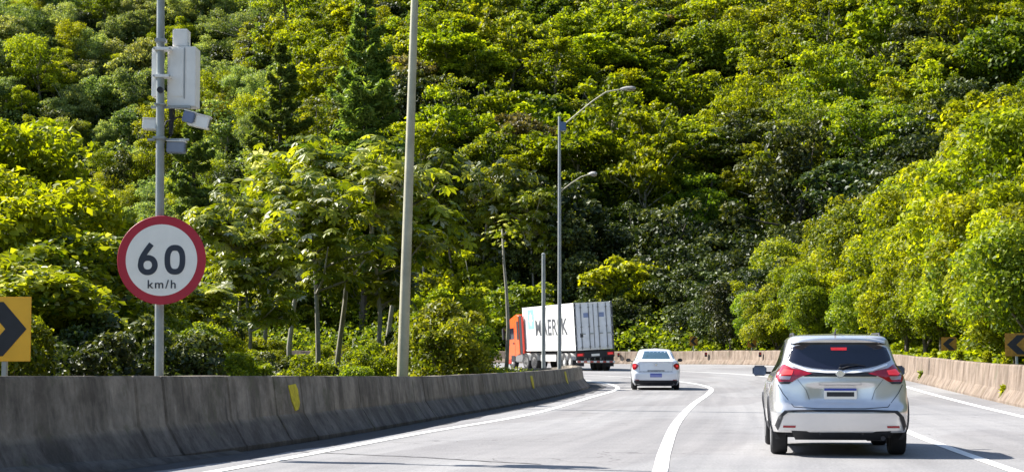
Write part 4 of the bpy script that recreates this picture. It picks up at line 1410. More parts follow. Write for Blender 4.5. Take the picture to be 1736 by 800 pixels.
def wheel(parent, x, y, r, wd, side, mats=None, hub='alloy', name='wheel', spokes=5):
    """side=+1 outer face to +x"""
    m = Matrix.Translation((x, y, r))
    prof = [(-wd / 2 * .8, r * .62), (-wd / 2, r * .72), (-wd / 2, r * .92), (-wd / 2 * .82, r * .985), (-wd / 2 * .5, r), (wd / 2 * .5, r), (wd / 2 * .82, r * .985), (wd / 2, r * .92), (wd / 2, r * .72), (wd / 2 * .8, r * .62)]
    w_ = MB().lathe(prof, 36, 'x', mat=m).build(name, M['tyre'], parent, angle=30)
    for k in (-.3, 0, .3):
        MB().lathe([(wd * k - .004, r * 1.0005), (wd * k + .004, r * 1.0005)], 36, 'x', mat=m)
    rim = MB()
    o = side * wd / 2
    pr = [(o * .98, r * .66), (o * .80, r * .64), (o * .30, r * .58), (o * .25, r * .1)]
    rim.lathe(pr, 30, 'x', mat=m)
    for k in range(spokes):
        a = 2 * math.pi * k / spokes
        rm = m @ Matrix.Rotation(a, 4, 'X')
        x0, x1 = sorted((o * .78, o * .92))
        rim.box(x0, x1, -r * .07, r * .07, r * .08, r * .62, .006, mat=rm)
    x0, x1 = sorted((o * .78, o * .98))
    rim.lathe([(x0, r * .16), (x1, r * .13)], 18, 'x', mat=m)
    rim.build('rim', M[hub], w_, angle=30)
    return w_

# ---- silver compact SUV
# place: rear tyre contact at photo (1427,768), heading 4.5 degrees right
def place_vehicle(name, px, Y, head, roll=0.0):
    x = at(px, Y)
    r = empty(name, (x, Y, float(Z(x, Y)) + 0.001))
    r.rotation_euler = (0, R(roll), -R(head))
    return r
suv = place_vehicle('compact_suv', 1425, 23.9, 6.2)
tag(suv, 'silver compact SUV with red tail lights driving away in the middle lane', 'car')
def recess_suv(x, z):
    # number-plate recess in the tailgate and bumper ledge
    a = abs(x)
    k = smooth01(0.40, 0.33, a) * smooth01(0.66, 0.72, z) * smooth01(0.955, 0.90, z)
    t = 0.035 * float(k)
    # trapezoid crease
    hw = 0.78 - 0.55 * max(0, 0.86 - z)
    t += 0.012 * float(smooth01(hw, hw - 0.05, a) * smooth01(0.56, 0.62, z) * smooth01(1.06, 1.02, z))
    # shoulder above the bumper
    t -= 0.035 * float(smooth01(0.50, 0.585, z) * smooth01(0.70, 0.60, z))
    return t
def bulge_suv(y, z):
    b = 0
    for c in (0.83, 3.45):
        d = math.hypot((y - c) / 0.62, (z - .40) / 0.62)
        b += 0.035 * float(smooth01(1.05, 0.62, d))
    b -= 0.03 * float(smooth01(1.2, 1.8, y) * smooth01(3.1, 2.5, y)) * float(smooth01(.35, .5, z) * smooth01(.85, .65, z))
    return b
suvC = Car(
    W=[(.20, .76), (.30, .825), (.45, .855), (.62, .865), (.80, .868), (.93, .858), (1.03, .835), (1.10, .795), (1.22, .735), (1.35, .70), (1.45, .672), (1.52, .645), (1.565, .58), (1.59, .42)],
    YR=[(.20, .20), (.28, .08), (.34, .02), (.50, .0), (.60, .03), (.80, .075), (.95, .09), (1.05, .11), (1.12, .16), (1.25, .25), (1.38, .34), (1.45, .37), (1.50, .36), (1.545, .38), (1.575, .55), (1.59, 1.0)],
    YF=[(.20, 4.02), (.3, 4.2), (.45, 4.28), (.65, 4.28), (.82, 4.2), (.92, 4.05), (.97, 3.75), (1.02, 3.35), (1.08, 3.05), (1.25, 2.75), (1.42, 2.42), (1.52, 2.15), (1.57, 1.9), (1.59, 1.6)],
    zs=[.315, .325, .34, .38, .42, .46, .50, .53, .56, .58, .60, .63, .66, .69, .72, .76, .80, .84, .87, .90, .92, .94, .96, .98, 1.0, 1.02, 1.04, 1.06, 1.08, 1.10, 1.13, 1.17, 1.21, 1.26, 1.31, 1.36, 1.41, 1.45, 1.48, 1.50, 1.52, 1.54, 1.555, 1.568, 1.578, 1.585, 1.59],
    bulge=bulge_suv, recess=recess_suv)
body = suvC.shell('body', M['silver'], suv, arches=[(0.83, 0.345, 0.385), (3.45, 0.345, 0.385)])
# tailgate glass, lower edge dipping to the middle
gl = [(-.605, 1.452), (0, 1.462), (.605, 1.452), (.675, 1.26), (.655, 1.235), (.42, 1.155), (.15, 1.125), (-.15, 1.125), (-.42, 1.155), (-.665, 1.235), (-.675, 1.26)]
rw = suvC.patch('rear_window', gl, M['glass'], suv, out=.007, rnd=1)
suvC.patch('high_brake_light', [(-.105, 1.412), (.105, 1.412), (.10, 1.375), (-.10, 1.375)], M['redlit'], suv, out=.016, rnd=0)
suvC.patch('black_surround', [(-.60, 1.475), (.60, 1.475), (.62, 1.455), (.575, 1.448), (0, 1.458), (-.575, 1.448), (-.62, 1.455)], M['plastic'], suv, out=.012)
# roof spoiler lip
sp_ = MB()
for s_ in (0,):
    vs, fs = [], []
    N = 20
    for k in range(N + 1):
        x = -.60 + 1.2 * k / N
        yb = suvC.rear(x, 1.50)
        zt = 1.545 - 0.05 * (abs(x) / .6) ** 3
        vs += [(x, yb - .085, zt - .035), (x, yb - .075, zt - .012), (x, yb + .10, zt + .022), (x, yb + .12, zt - .05)]
    for k in range(N):
        for j in range(4):
            fs.append((k * 4 + j, k * 4 + (j + 1) % 4, k * 4 + 4 + (j + 1) % 4, k * 4 + 4 + j))
    fs += [(0, 1, 2, 3), (N * 4, N * 4 + 1, N * 4 + 2, N * 4 + 3)]
    sp_.add(vs, fs)
sp_.build('roof_spoiler', M['silver'], suv, angle=35)
# waist chrome/silver strip, black band between the lamps
suvC.patch('chrome_strip', [(-.62, 1.205), (-.42, 1.135), (-.18, 1.108), (.18, 1.108), (.42, 1.135), (.62, 1.205), (.61, 1.175), (.42, 1.108), (.18, 1.082), (-.18, 1.082), (-.42, 1.100), (-.61, 1.168)], M['whitepaint'], suv, out=.018)
suvC.patch('black_strip', [(-.52, 1.09), (.52, 1.09), (.46, 1.035), (-.46, 1.035)], M['plastic'], suv, out=.010)
for sd_, f in (('r', lambda p: p), ('l', mir)):
    lamp = [(.36, 1.075), (.48, 1.115), (.62, 1.145), (.705, 1.20), (.735, 1.185), (.80, 1.10), (.825, 1.03), (.79, .965), (.62, .965), (.55, 1.01), (.47, 1.045)]
    t_ = suvC.patch('tail_light', f(lamp), M['redlens'], suv, out=.020, th=.04)
    suvC.patch('lit_bar', f([(.60, 1.115), (.72, 1.135), (.775, 1.075), (.74, 1.055), (.62, 1.06)]), M['redlit'], t_, out=.028)
    suvC.patch('clear_section', f([(.63, 1.035), (.79, 1.045), (.775, 1.0), (.65, .995)]), M['clearlens'], t_, out=.028)
    suvC.patch('lamp_base', f([(.62, .968), (.80, .968), (.77, .94), (.66, .94)]), M['plastic'], t_, out=.022)
    # lower lamp in bumper
    suvC.patch('reflector', f([(.58, .405), (.74, .405), (.745, .375), (.585, .375)]), M['redlens'], suv, out=.026)
# panel gaps
def gap(pts, wd=.006, mode='rear', mat='black', name='panel_gap', out=.003, C=suvC, parent=suv):
    P = [Vector(p) for p in pts]; L, Rr = [], []
    for i in range(len(P)):
        t = (P[min(i + 1, len(P) - 1)] - P[max(i - 1, 0)]).normalized(); nn = Vector((-t.y, t.x))
        L.append(tuple(P[i] + nn * wd / 2)); Rr.append(tuple(P[i] - nn * wd / 2))
    return C.patch(name, L + Rr[::-1], M[mat], parent, mode=mode, out=out, th=.012)
gap([(-.80, .93), (-.74, .82), (-.60, .645), (-.3, .625), (.3, .625), (.60, .645), (.74, .82), (.80, .93)], .009)
gap([(-.55, 1.0), (-.44, .86), (-.40, .74)], .005)
gap([(.55, 1.0), (.44, .86), (.40, .74)], .005)
# plate
pl_ = MB().box(-.21, .21, suvC.rear(0, .81) - .018, suvC.rear(0, .81) - .004, .745, .885, .006)
pl_ = pl_.build('number_plate', M['signwhite'], suv, angle=40)
yy_ = suvC.rear(0, .81)
MB().box(-.207, .207, yy_ - .0205, yy_ - .018, .853, .882).build('blue_band', M['plateblue'], pl_)
MB().box(-.175, .175, yy_ - .0215, yy_ - .0182, .777, .835, .001).build('blanked_characters', M['black'], pl_)
suvC.patch('plate_lamp_strip', [(-.28, .955), (.28, .955), (.27, .925), (-.27, .925)], M['silver'], suv, out=.03)
# badge
bd = MB().lathe([(-.012, .05), (-.016, .046), (-.004, .036)], 24, 'y', mat=Matrix.Translation((0, suvC.rear(0, 1.07) - .012, 1.07))).build('badge', M['chrome'], suv, angle=40)
MB().box(-.062, .062, -.02, -.008, -.010, .010, .003, mat=Matrix.Translation((0, suvC.rear(0, 1.07) - .012, 1.07))).build('bar', M['chrome'], bd)
# wiper
wy = lambda x, z: suvC.rear(x, z) - .03
wp = MB().tube([(0.01, wy(0, 1.14), 1.135), (.12, wy(.12, 1.175), 1.17), (.24, wy(.24, 1.19), 1.185)], [.012, .009, .006], 6).tube([(-.0, wy(0, 1.19) , 1.185), (.16, wy(.16, 1.2), 1.20), (.33, wy(.33, 1.185), 1.175)], .007, 6).build('rear_wiper', M['plastic'], suv)
MB().lathe([(-.03, .022), (.0, .026)], 14, 'y', mat=Matrix.Translation((0.01, suvC.rear(0, 1.135), 1.135))).build('pivot', M['plastic'], wp)
# bumper: thin black arc, silver skid, black lower valance
suvC.patch('bumper_trim', [(-.845, .40), (-.80, .52), (-.72, .60), (-.40, .612), (.40, .612), (.72, .60), (.80, .52), (.845, .40), (.81, .34), (.745, .52), (.68, .572), (.40, .585), (-.40, .585), (-.68, .572), (-.745, .52), (-.81, .34)], M['plastic'], suv, out=.016, th=.035)
suvC.patch('skid_panel', [(-.62, .565), (.62, .565), (.70, .54), (.785, .345), (.44, .335), (.40, .315), (-.40, .315), (-.44, .335), (-.785, .345), (-.70, .54)], M['silver'], suv, out=.020, th=.04, rnd=0)
suvC.patch('valance', [(-.64, .345), (-.44, .330), (-.40, .318), (.40, .318), (.44, .330), (.64, .345), (.58, .215), (-.58, .215)], M['plastic'], suv, out=.010, th=.04)
for x in (-.27, .27):
    MB().box(x - .012, x + .012, suvC.rear(x, .3) - .03, suvC.rear(x, .3) + .02, .285, .325, .004).build('skid_rib', M['plastic'], suv)
MB().tube([(.53, .03, .245), (.53, .5, .25)], .038, 14, cap=False).build('exhaust_tip', M['chrome'], suv, angle=50)
MB().lathe([(.045, .032), (.30, .034)], 14, 'y', mat=Matrix.Translation((.53, 0, .245))).build('exhaust_inner', M['black'], suv)
MB().box(-.70, .70, .45, 3.9, .235, .33, .03).build('underbody', M['black'], suv)
MB().box(.30, .62, .22, .50, .20, .33, .05).build('silencer', M['plastic'], suv)
MB().box(-.7, .7, .75, .90, .24, .33, .02).build('rear_axle', M['plastic'], suv)
# side glass and pillars, both sides
for md_ in ('left', 'right'):
    suvC.patch('side_window', [(.66, 1.18), (.74, 1.30), (.90, 1.43), (1.05, 1.475), (1.62, 1.50), (1.62, 1.085), (1.1, 1.10)], M['glass'], suv, mode=md_, out=.005)
    suvC.patch('side_window', [(1.68, 1.085), (1.68, 1.50), (2.12, 1.47), (2.50, 1.31), (2.85, 1.10), (2.8, 1.07)], M['glass'], suv, mode=md_, out=.005)
    suvC.patch('pillar_trim', [(.42, 1.16), (.56, 1.34), (.66, 1.43), (.85, 1.475), (1.04, 1.485), (.88, 1.435), (.72, 1.31), (.64, 1.19), (.60, 1.15)], M['plastic'], suv, mode=md_, out=.004)
    suvC.patch('sill_cladding', [(1.20, .235), (3.08, .235), (3.05, .36), (1.24, .36)], M['plastic'], suv, mode=md_, out=.012)
    gap([(1.12, 1.06), (1.10, .80), (1.22, .58), (1.30, .40)], .006, md_)
    gap([(1.65, 1.06), (1.68, .40)], .006, md_)
    gap([(2.78, 1.04), (2.80, .40)], .006, md_)
    gap([(1.30, .40), (2.80, .40)], .006, md_)
    for y in (1.32, 2.0):
        suvC.patch('door_handle', [(y, .955), (y + .20, .955), (y + .20, .925), (y, .925)], M['silver'], suv, mode=md_, out=.035, th=.04, rnd=1)
    # arch cladding rings
    for cy in (.83, 3.45):
        ro, ri = .425, .385
        pts = [(cy + ro * math.cos(t), .345 + ro * math.sin(t)) for t in np.linspace(R(-18), R(198), 26)]
        pts += [(cy + ri * math.cos(t), .345 + ri * math.sin(t)) for t in np.linspace(R(198), R(-18), 26)]
        suvC.patch('arch_cladding', pts, M['plastic'], suv, mode=md_, out=.014, th=.05, cuts=1)
    sg_ = 1 if md_ == 'right' else -1
    for cy in (.83, 3.45):
        wheel(suv, sg_ * .772, cy, .335, .215, sg_)
    # mirror
    mm = MB().box(-.10, .10, -.05, .06, -.075, .07, .03, mat=Matrix.Translation((sg_ * .975, 2.62, 1.09))).build('door_mirror', simple('dark_mirror_shell', (.02, .03, .07), .4), suv, angle=40)
    MB().box(-.085, .085, -.056, -.050, -.06, .055, .002, mat=Matrix.Translation((sg_ * .975, 2.62, 1.09))).build('mirror_glass', simple('mirror_glass', (.10, .14, .26), .08, .8), mm)
    x0_, x1_ = sorted((sg_ * .80, sg_ * .90))
    MB().box(x0_, x1_, 2.60, 2.66, 1.04, 1.075, .01).build('stalk', M['plastic'], mm)
    rl = MB().tube([(sg_ * .565, .75, 1.56), (sg_ * .565, .85, 1.595), (sg_ * .56, 1.9, 1.60), (sg_ * .56, 2.05, 1.565)], .014, 8).build('roof_rail', M['plastic'], suv, angle=50)
    suvC.patch('headlight', [(sg_ * a, b) for a, b in [(.42, .86), (.70, .88), (.72, .76), (.48, .74)]], M['clearlens'], suv, mode='front', out=.01)
suvC.patch('windscreen', [(-.62, 1.12), (.62, 1.12), (.57, 1.46), (-.57, 1.46)], M['glass'], suv, mode='front', out=.005)
suvC.patch('grille', [(-.38, .80), (.38, .80), (.30, .52), (-.30, .52)], M['plastic'], suv, mode='front', out=.008)
suvC.patch('front_valance', [(-.7, .45), (.7, .45), (.66, .24), (-.66, .24)], M['plastic'], suv, mode='front', out=.01)
MB().tube([(-.03, .62, 1.575), (-.03, .50, 1.63), (-.03, .42, 1.66)], [.018, .010, .005], 6).build('antenna', M['plastic'], suv)

# ---- white sedan ahead
sed = place_vehicle('white_sedan', 1112, 65.6, 3.0)
tag(sed, 'white sedan driving away beyond the end of the concrete barrier', 'car')
sedC = Car(
    W=[(.17, .76), (.28, .82), (.45, .85), (.65, .862), (.80, .855), (.92, .83), (1.00, .79), (1.05, .755), (1.12, .70), (1.25, .645), (1.36, .60), (1.42, .55), (1.46, .44), (1.475, .3)],
    YR=[(.17, .16), (.26, .05), (.40, .0), (.58, .0), (.66, .04), (.90, .06), (1.00, .07), (1.035, .10), (1.05, .20), (1.06, .42), (1.10, .56), (1.20, .76), (1.32, 1.0), (1.40, 1.22), (1.45, 1.5), (1.475, 1.8)],
    YF=[(.17, 4.0), (.3, 4.2), (.5, 4.27), (.68, 4.22), (.82, 4.05), (.92, 3.6), (.98, 3.2), (1.05, 3.0), (1.2, 2.72), (1.36, 2.42), (1.44, 2.2), (1.475, 2.0)],
    zs=[.17, .20, .24, .28, .33, .38, .44, .50, .56, .60, .64, .68, .74, .80, .86, .90, .94, .97, 1.0, 1.02, 1.035, 1.045, 1.052, 1.06, 1.07, 1.09, 1.12, 1.16, 1.20, 1.25, 1.30, 1.34, 1.38, 1.41, 1.435, 1.455, 1.467, 1.475],
    crown=.08, rr=.22)
sedC.shell('body', M['whitepaint'], sed, arches=[(.82, .31, .35), (3.4, .31, .35)])
sg2 = simple('sky_tinted_glass', (.05, .10, .13), .06, .25, coat=.6)
sedC.patch('rear_window', [(-.53, 1.385), (.53, 1.385), (.66, 1.115), (.645, 1.095), (-.645, 1.095), (-.66, 1.115)], sg2, sed, out=.006)
for f in (lambda p: p, mir):
    tl = sedC.patch('tail_light', f([(.60, .87), (.70, .945), (.815, .95), (.845, .86), (.83, .74), (.76, .715), (.68, .76)]), M['redlens'], sed, out=.016, th=.04, rnd=1)
    sedC.patch('lit_bar', f([(.70, .88), (.79, .89), (.80, .82), (.72, .81)]), M['redlit'], tl, out=.022)
    sedC.patch('reflector', f([(.60, .37), (.74, .37), (.74, .345), (.60, .345)]), M['redlens'], sed, out=.01)
sedC.patch('lower_valance', [(-.78, .33), (-.6, .345), (.6, .345), (.78, .33), (.72, .18), (-.72, .18)], M['plastic'], sed, out=.012)
yp = sedC.rear(0, .52)
p2 = MB().box(-.21, .21, yp - .016, yp - .003, .455, .585, .005).build('number_plate', simple('plate_pale_blue', (.22, .25, .55), .5), sed)
MB().box(-.207, .207, yp - .019, yp - .016, .555, .583).build('blue_band', M['plateblue'], p2)
MB().lathe([(-.012, .045), (-.016, .04)], 20, 'y', mat=Matrix.Translation((0, sedC.rear(0, .90), .90))).build('badge', M['chrome'], sed)
gap([(-.62, 1.02), (-.60, .90), (-.57, .66), (.57, .66), (.60, .90), (.62, 1.02)], .010, C=sedC, parent=sed)
gap([(-.80, .64), (.80, .64)], .008, C=sedC, parent=sed)
sedC.patch('boot_lip', [(-.60, 1.03), (.60, 1.03), (.60, 1.005), (-.60, 1.005)], M['whitepaint'], sed, out=.03, th=.05)
sedC.patch('boot_garnish', [(-.30, .70), (.30, .70), (.30, .675), (-.30, .675)], M['plastic'], sed, out=.01)
MB().box(-.7, .7, .2, 3.9, .14, .22, .03).build('underbody', M['black'], sed)
for md_ in ('left', 'right'):
    sg_ = 1 if md_ == 'right' else -1
    sedC.patch('side_window', [(1.05, 1.09), (1.30, 1.30), (1.50, 1.37), (1.78, 1.38), (1.78, 1.04), (1.15, 1.05)], sg2, sed, mode=md_, out=.005)
    sedC.patch('side_window', [(1.84, 1.04), (1.84, 1.38), (2.10, 1.36), (2.45, 1.22), (2.75, 1.04)], sg2, sed, mode=md_, out=.005)
    gap([(1.16, 1.0), (1.12, .78), (1.26, .55), (1.28, .30)], .006, md_, C=sedC, parent=sed)
    gap([(1.81, 1.0), (1.82, .28)], .006, md_, C=sedC, parent=sed)
    gap([(2.8, .98), (2.8, .30)], .006, md_, C=sedC, parent=sed)
    for cy in (.82, 3.4): wheel(sed, sg_ * .75, cy, .305, .185, sg_)
    mm = MB().box(-.09, .09, -.05, .05, -.06, .06, .028, mat=Matrix.Translation((sg_ * .95, 2.62, 1.05))).build('door_mirror', M['plastic'], sed, angle=40)
    x0_, x1_ = sorted((sg_ * .78, sg_ * .88))
    MB().box(x0_, x1_, 2.60, 2.65, 1.0, 1.03, .01).build('stalk', M['plastic'], mm)
    sedC.patch('headlight', [(sg_ * a, b) for a, b in [(.45, .78), (.72, .80), (.72, .66), (.5, .64)]], M['clearlens'], sed, mode='front', out=.01)
sedC.patch('windscreen', [(-.62, 1.08), (.62, 1.08), (.54, 1.38), (-.54, 1.38)], sg2, sed, mode='front', out=.005)
sedC.patch('grille', [(-.4, .68), (.4, .68), (.32, .42), (-.32, .42)], M['plastic'], sed, mode='front', out=.008)

# ---- articulated truck with white container
TY = 111.0
trk = place_vehicle('container_truck', 1010, TY, -14.2)
tag(trk, 'orange articulated truck with a white shipping container rounding the bend', 'truck')
trk.location.z += 0.05
W2, L2, Zb, Zt = 1.22, 12.19, 1.22, 4.08
LEAN = Matrix.Translation((0, 0, 0.6)) @ Matrix.Rotation(R(-3.2), 4, 'Y') @ Matrix.Translation((0, 0, -0.6))
body_m = LEAN
ct = MB()
ct.box(-W2 + .06, W2 - .06, .08, L2 - .06, Zb + .08, Zt - .06)
for x in (-W2, W2 - .13):
    for y in (0, L2 - .14): ct.box(x, x + .13, y, y + .14, Zb, Zt, .01)
for x in (-W2, W2 - .09):
    for z in (Zb, Zt - .12): ct.box(x, x + .09, .14, L2 - .14, z, z + .11, .01)
for y in (0.0, L2 - .09):
    for z in (Zb, Zt - .12): ct.box(-W2 + .13, W2 - .13, y, y + .09, z + .002, z + .108, .01)
for k in range(46):      # corrugation
    y = .30 + k * .255
    for sx in (-1, 1):
        x0, x1 = sorted((sx * (W2 - .06), sx * (W2 - .028)))
        ct.box(x0, x1, y, y + .13, Zb + .12, Zt - .13)
ct.box(-W2 + .06, W2 - .06, .1, L2 - .1, Zt - .07, Zt - .03)
for v in range(len(ct.v)): ct.v[v] = tuple(body_m @ Vector(ct.v[v]))
con = ct.build('container', M['container'], trk)
for k in range(2):       # doors
    x0 = -W2 + .14 if k == 0 else .01
    x1 = -.01 if k == 0 else W2 - .14
    d = MB().box(x0, x1, .02, .06, Zb + .13, Zt - .14, .01, mat=body_m)
    for j in range(5):
        zz = Zb + .2 + j * .55
        d.box(x0 + .05, x1 - .05, .008, .021, zz, zz + .36, .006, mat=body_m)
    d = d.build('door', M['door'], con, angle=40)
    for q in (.27, .73):
        xx = x0 + (x1 - x0) * q
        MB().tube([(xx, -.03, Zb + .06), (xx, -.03, Zt - .06)], .022, 8, mat=body_m).build('locking_bar', M['darkbar'], d)
        MB().box(xx - .03, xx + .24, -.055, -.035, Zb + .95, Zb + 1.0, .004, mat=body_m).build('bar_handle', M['galv'], d)
        for zc in (Zb + .2, Zb + 1.4, Zt - .3):
            MB().box(xx - .06, xx + .06, -.045, .01, zc - .03, zc + .03, .004, mat=body_m).build('bar_guide', M['greypole'], d)
    hx = x0 - .045 if k == 0 else x1 + .045
    for zc in np.linspace(Zb + .3, Zt - .3, 5):
        MB().box(hx - .05, hx + .05, -.02, .02, zc - .05, zc + .05, .004, mat=body_m).build('hinge', M['greypole'], d)
MB().box(-.012, .012, -.004, .015, Zb + .12, Zt - .14, mat=body_m).build('door_seal', M['black'], con)
for xq in (-.62, .35): MB().box(xq, xq + .32, .000, .006, Zb + 1.95, Zb + 2.22, mat=body_m).build('door_marking', simple('faded_blue_marking', (.24, .30, .50), .5), con)
MB().box(-.88, -.70, .0, .006, Zb + .78, Zb + 1.02, mat=body_m).build('door_marking', M['black'], con)
for (xa, xb) in ((-W2, -W2 + .125), (W2 - .125, W2)):
    MB().box(xa + .004, xb - .004, -.006, -.001, Zb + .01, Zt - .01, mat=body_m).build('corner_edge', M['darkbar'], con)
# side lettering and emblem (left side)
t = text_mesh('MAERSK', 1.42, 'side_lettering', M['letter'], con, (0, 0, 0), (0, 0, 0), 1.42, .022, 1.03, .004)
t.matrix_local = body_m @ Matrix.Translation((-W2 + .022, L2 * .445, Zb + 1.42)) @ Matrix.Rotation(R(-90), 4, 'Z') @ Matrix.Rotation(R(90), 4, 'X') @ Matrix.Diagonal((1.42, 1, 1, 1))
em = MB()
emc = [(0, 0)]
pts = []
for k in range(14):
    a = 2 * math.pi * k / 14; rr_ = .52 if k % 2 == 0 else .24
    pts.append((rr_ * math.sin(a), rr_ * math.cos(a)))
EM = body_m @ Matrix.Translation((-W2 + .020, L2 - 2.0, Zb + 2.05)) @ Matrix.Rotation(R(-90), 4, 'Z')
e0 = MB().box(-.75, .75, -.001, .004, -.62, .62, mat=EM).build('emblem_panel', M['logo'], con)
MB().prism(pts, -.006, -.002, mat=EM).build('star', M['container'], e0)
# trailer chassis
ch = MB()
for sx in (-.45, .33): ch.box(sx, sx + .12, .3, L2 - .3, .92, 1.2, .01, mat=body_m)
for y in np.arange(.5, L2, 1.5): ch.box(-1.1, 1.1, y, y + .1, 1.08, 1.2, .01, mat=body_m)
ch.build('trailer_frame', M['plastic'], trk)
MB().box(-1.2, 1.2, -.02, .10, .74, 1.16, .02, mat=body_m).build('rear_crossmember', M['plastic'], trk)
un = MB().box(-1.2, 1.2, -.06, .04, .44, .56, .02).build('underrun_bar', M['container'], trk)
for k in range(6):
    x = -1.16 + k * .4
    MB().box(x, x + .2, -.068, -.061, .455, .545).build('red_stripe', M['redcab'], un)
for sx in (-1, 1):
    MB().box(sx * .5 - .04, sx * .5 + .04, -.02, .10, .54, .78).build('underrun_bracket', M['plastic'], trk)
    x0_, x1_ = sorted((sx * .72, sx * 1.17))
    b_ = MB().box(x0_, x1_, -.055, -.02, .86, 1.06, .01, mat=body_m).build('tail_light', M['redlens'], trk)
    MB().box(x0_ + .04, x1_ - .1, -.064, -.055, .90, 1.02, .004, mat=body_m).build('lit_lamp', M['redlit'], b_)
    x0_, x1_ = sorted((sx * .68, sx * 1.18))
    MB().box(x0_, x1_, .16, .18, .22, .84).build('mud_flap', M['black'], trk)
MB().box(-.26, .26, -.03, -.021, .84, .98, .004, mat=body_m).build('number_plate', M['signwhite'], trk)
def truck_wheel(x, y, side, parent=trk, r=.50, wd=.30, hub='mudguard'):
    m = Matrix.Translation((x, y, r - .05))
    w_ = MB().lathe([(-wd / 2, r * .62), (-wd / 2, r * .9), (-wd / 2 * .8, r), (wd / 2 * .8, r), (wd / 2, r * .9), (wd / 2, r * .62)], 32, 'x', mat=m).build('wheel', M['tyre'], parent, angle=30)
    o = side * wd / 2
    MB().lathe([(o * 1.0, r * .63), (o * .75, r * .58), (o * .45, r * .40), (o * 1.05, r * .32), (o * 1.25, r * .18)], 24, 'x', mat=m).build('rim', M[hub], w_, angle=30)
for sx in (-1, 1):
    for y in (1.35, 2.6, 3.85):
        truck_wheel(sx * 1.07, y, sx)
        g_ = MB()
        vs, fs = [], []
        for k, a in enumerate(np.linspace(R(15), R(165), 12)):
            for xx in (sx * .90, sx * 1.24):
                vs.append((xx, y + .56 * math.cos(a), .45 + .56 * math.sin(a)))
        for k in range(11): fs.append((2 * k, 2 * k + 1, 2 * k + 3, 2 * k + 2))
        g_.add(vs, fs); g_.build('mudguard', M['mudguard'], trk)
    MB().box(min(sx * 1.0, sx * 1.12), max(sx * 1.0, sx * 1.12), 8.0, 8.15, .1, 1.0, .01).build('landing_leg', M['plastic'], trk)
    MB().box(min(sx * 1.16, sx * 1.20), max(sx * 1.16, sx * 1.20), 4.6, 8.2, .5, .92, .01).build('side_guard', M['mudguard'], trk)
# tractor, articulated a little further left
TR = Matrix.Translation((0, 10.6, 0)) @ Matrix.Rotation(R(9), 4, 'Z')
tb = MB()
tb.box(-.45, .45, -.9, 4.0, .62, .95, .03, mat=TR)
tb.build('tractor_frame', M['plastic'], trk)
cabv = [(-1.22, .0)]
CABY0, CABY1 = 1.85, 4.15
prof_c = [(CABY0, 1.02), (CABY1 - .02, 0.50), (CABY1 + .10, .60), (CABY1 + .12, 1.55), (CABY1 - .02, 2.1), (CABY1 - .32, 2.95), (CABY1 - .62, 3.35), (CABY0 + .5, 3.68), (CABY0 + .05, 3.62), (CABY0, 3.5)]
bm = bmesh.new()
n_ = len(prof_c)
lv = [bm.verts.new((-1.22, y, z)) for y, z in prof_c]; rv = [bm.verts.new((1.22, y, z)) for y, z in prof_c]
bm.faces.new(lv); bm.faces.new(rv[::-1])
for i in range(n_): bm.faces.new((lv[i], rv[i], rv[(i + 1) % n_], lv[(i + 1) % n_]))
bmesh.ops.recalc_face_normals(bm, faces=bm.faces)
bmesh.ops.bevel(bm, geom=[e for e in bm.edges], offset=.07, segments=3, affect='EDGES')
bm.verts.index_update()
LC_ = LEAN @ TR
cabm = MB().add([tuple(LC_ @ v.co) for v in bm.verts], [tuple(v.index for v in f.verts) for f in bm.faces]).build('cab', M['orange'], trk, angle=30)
bm.free()
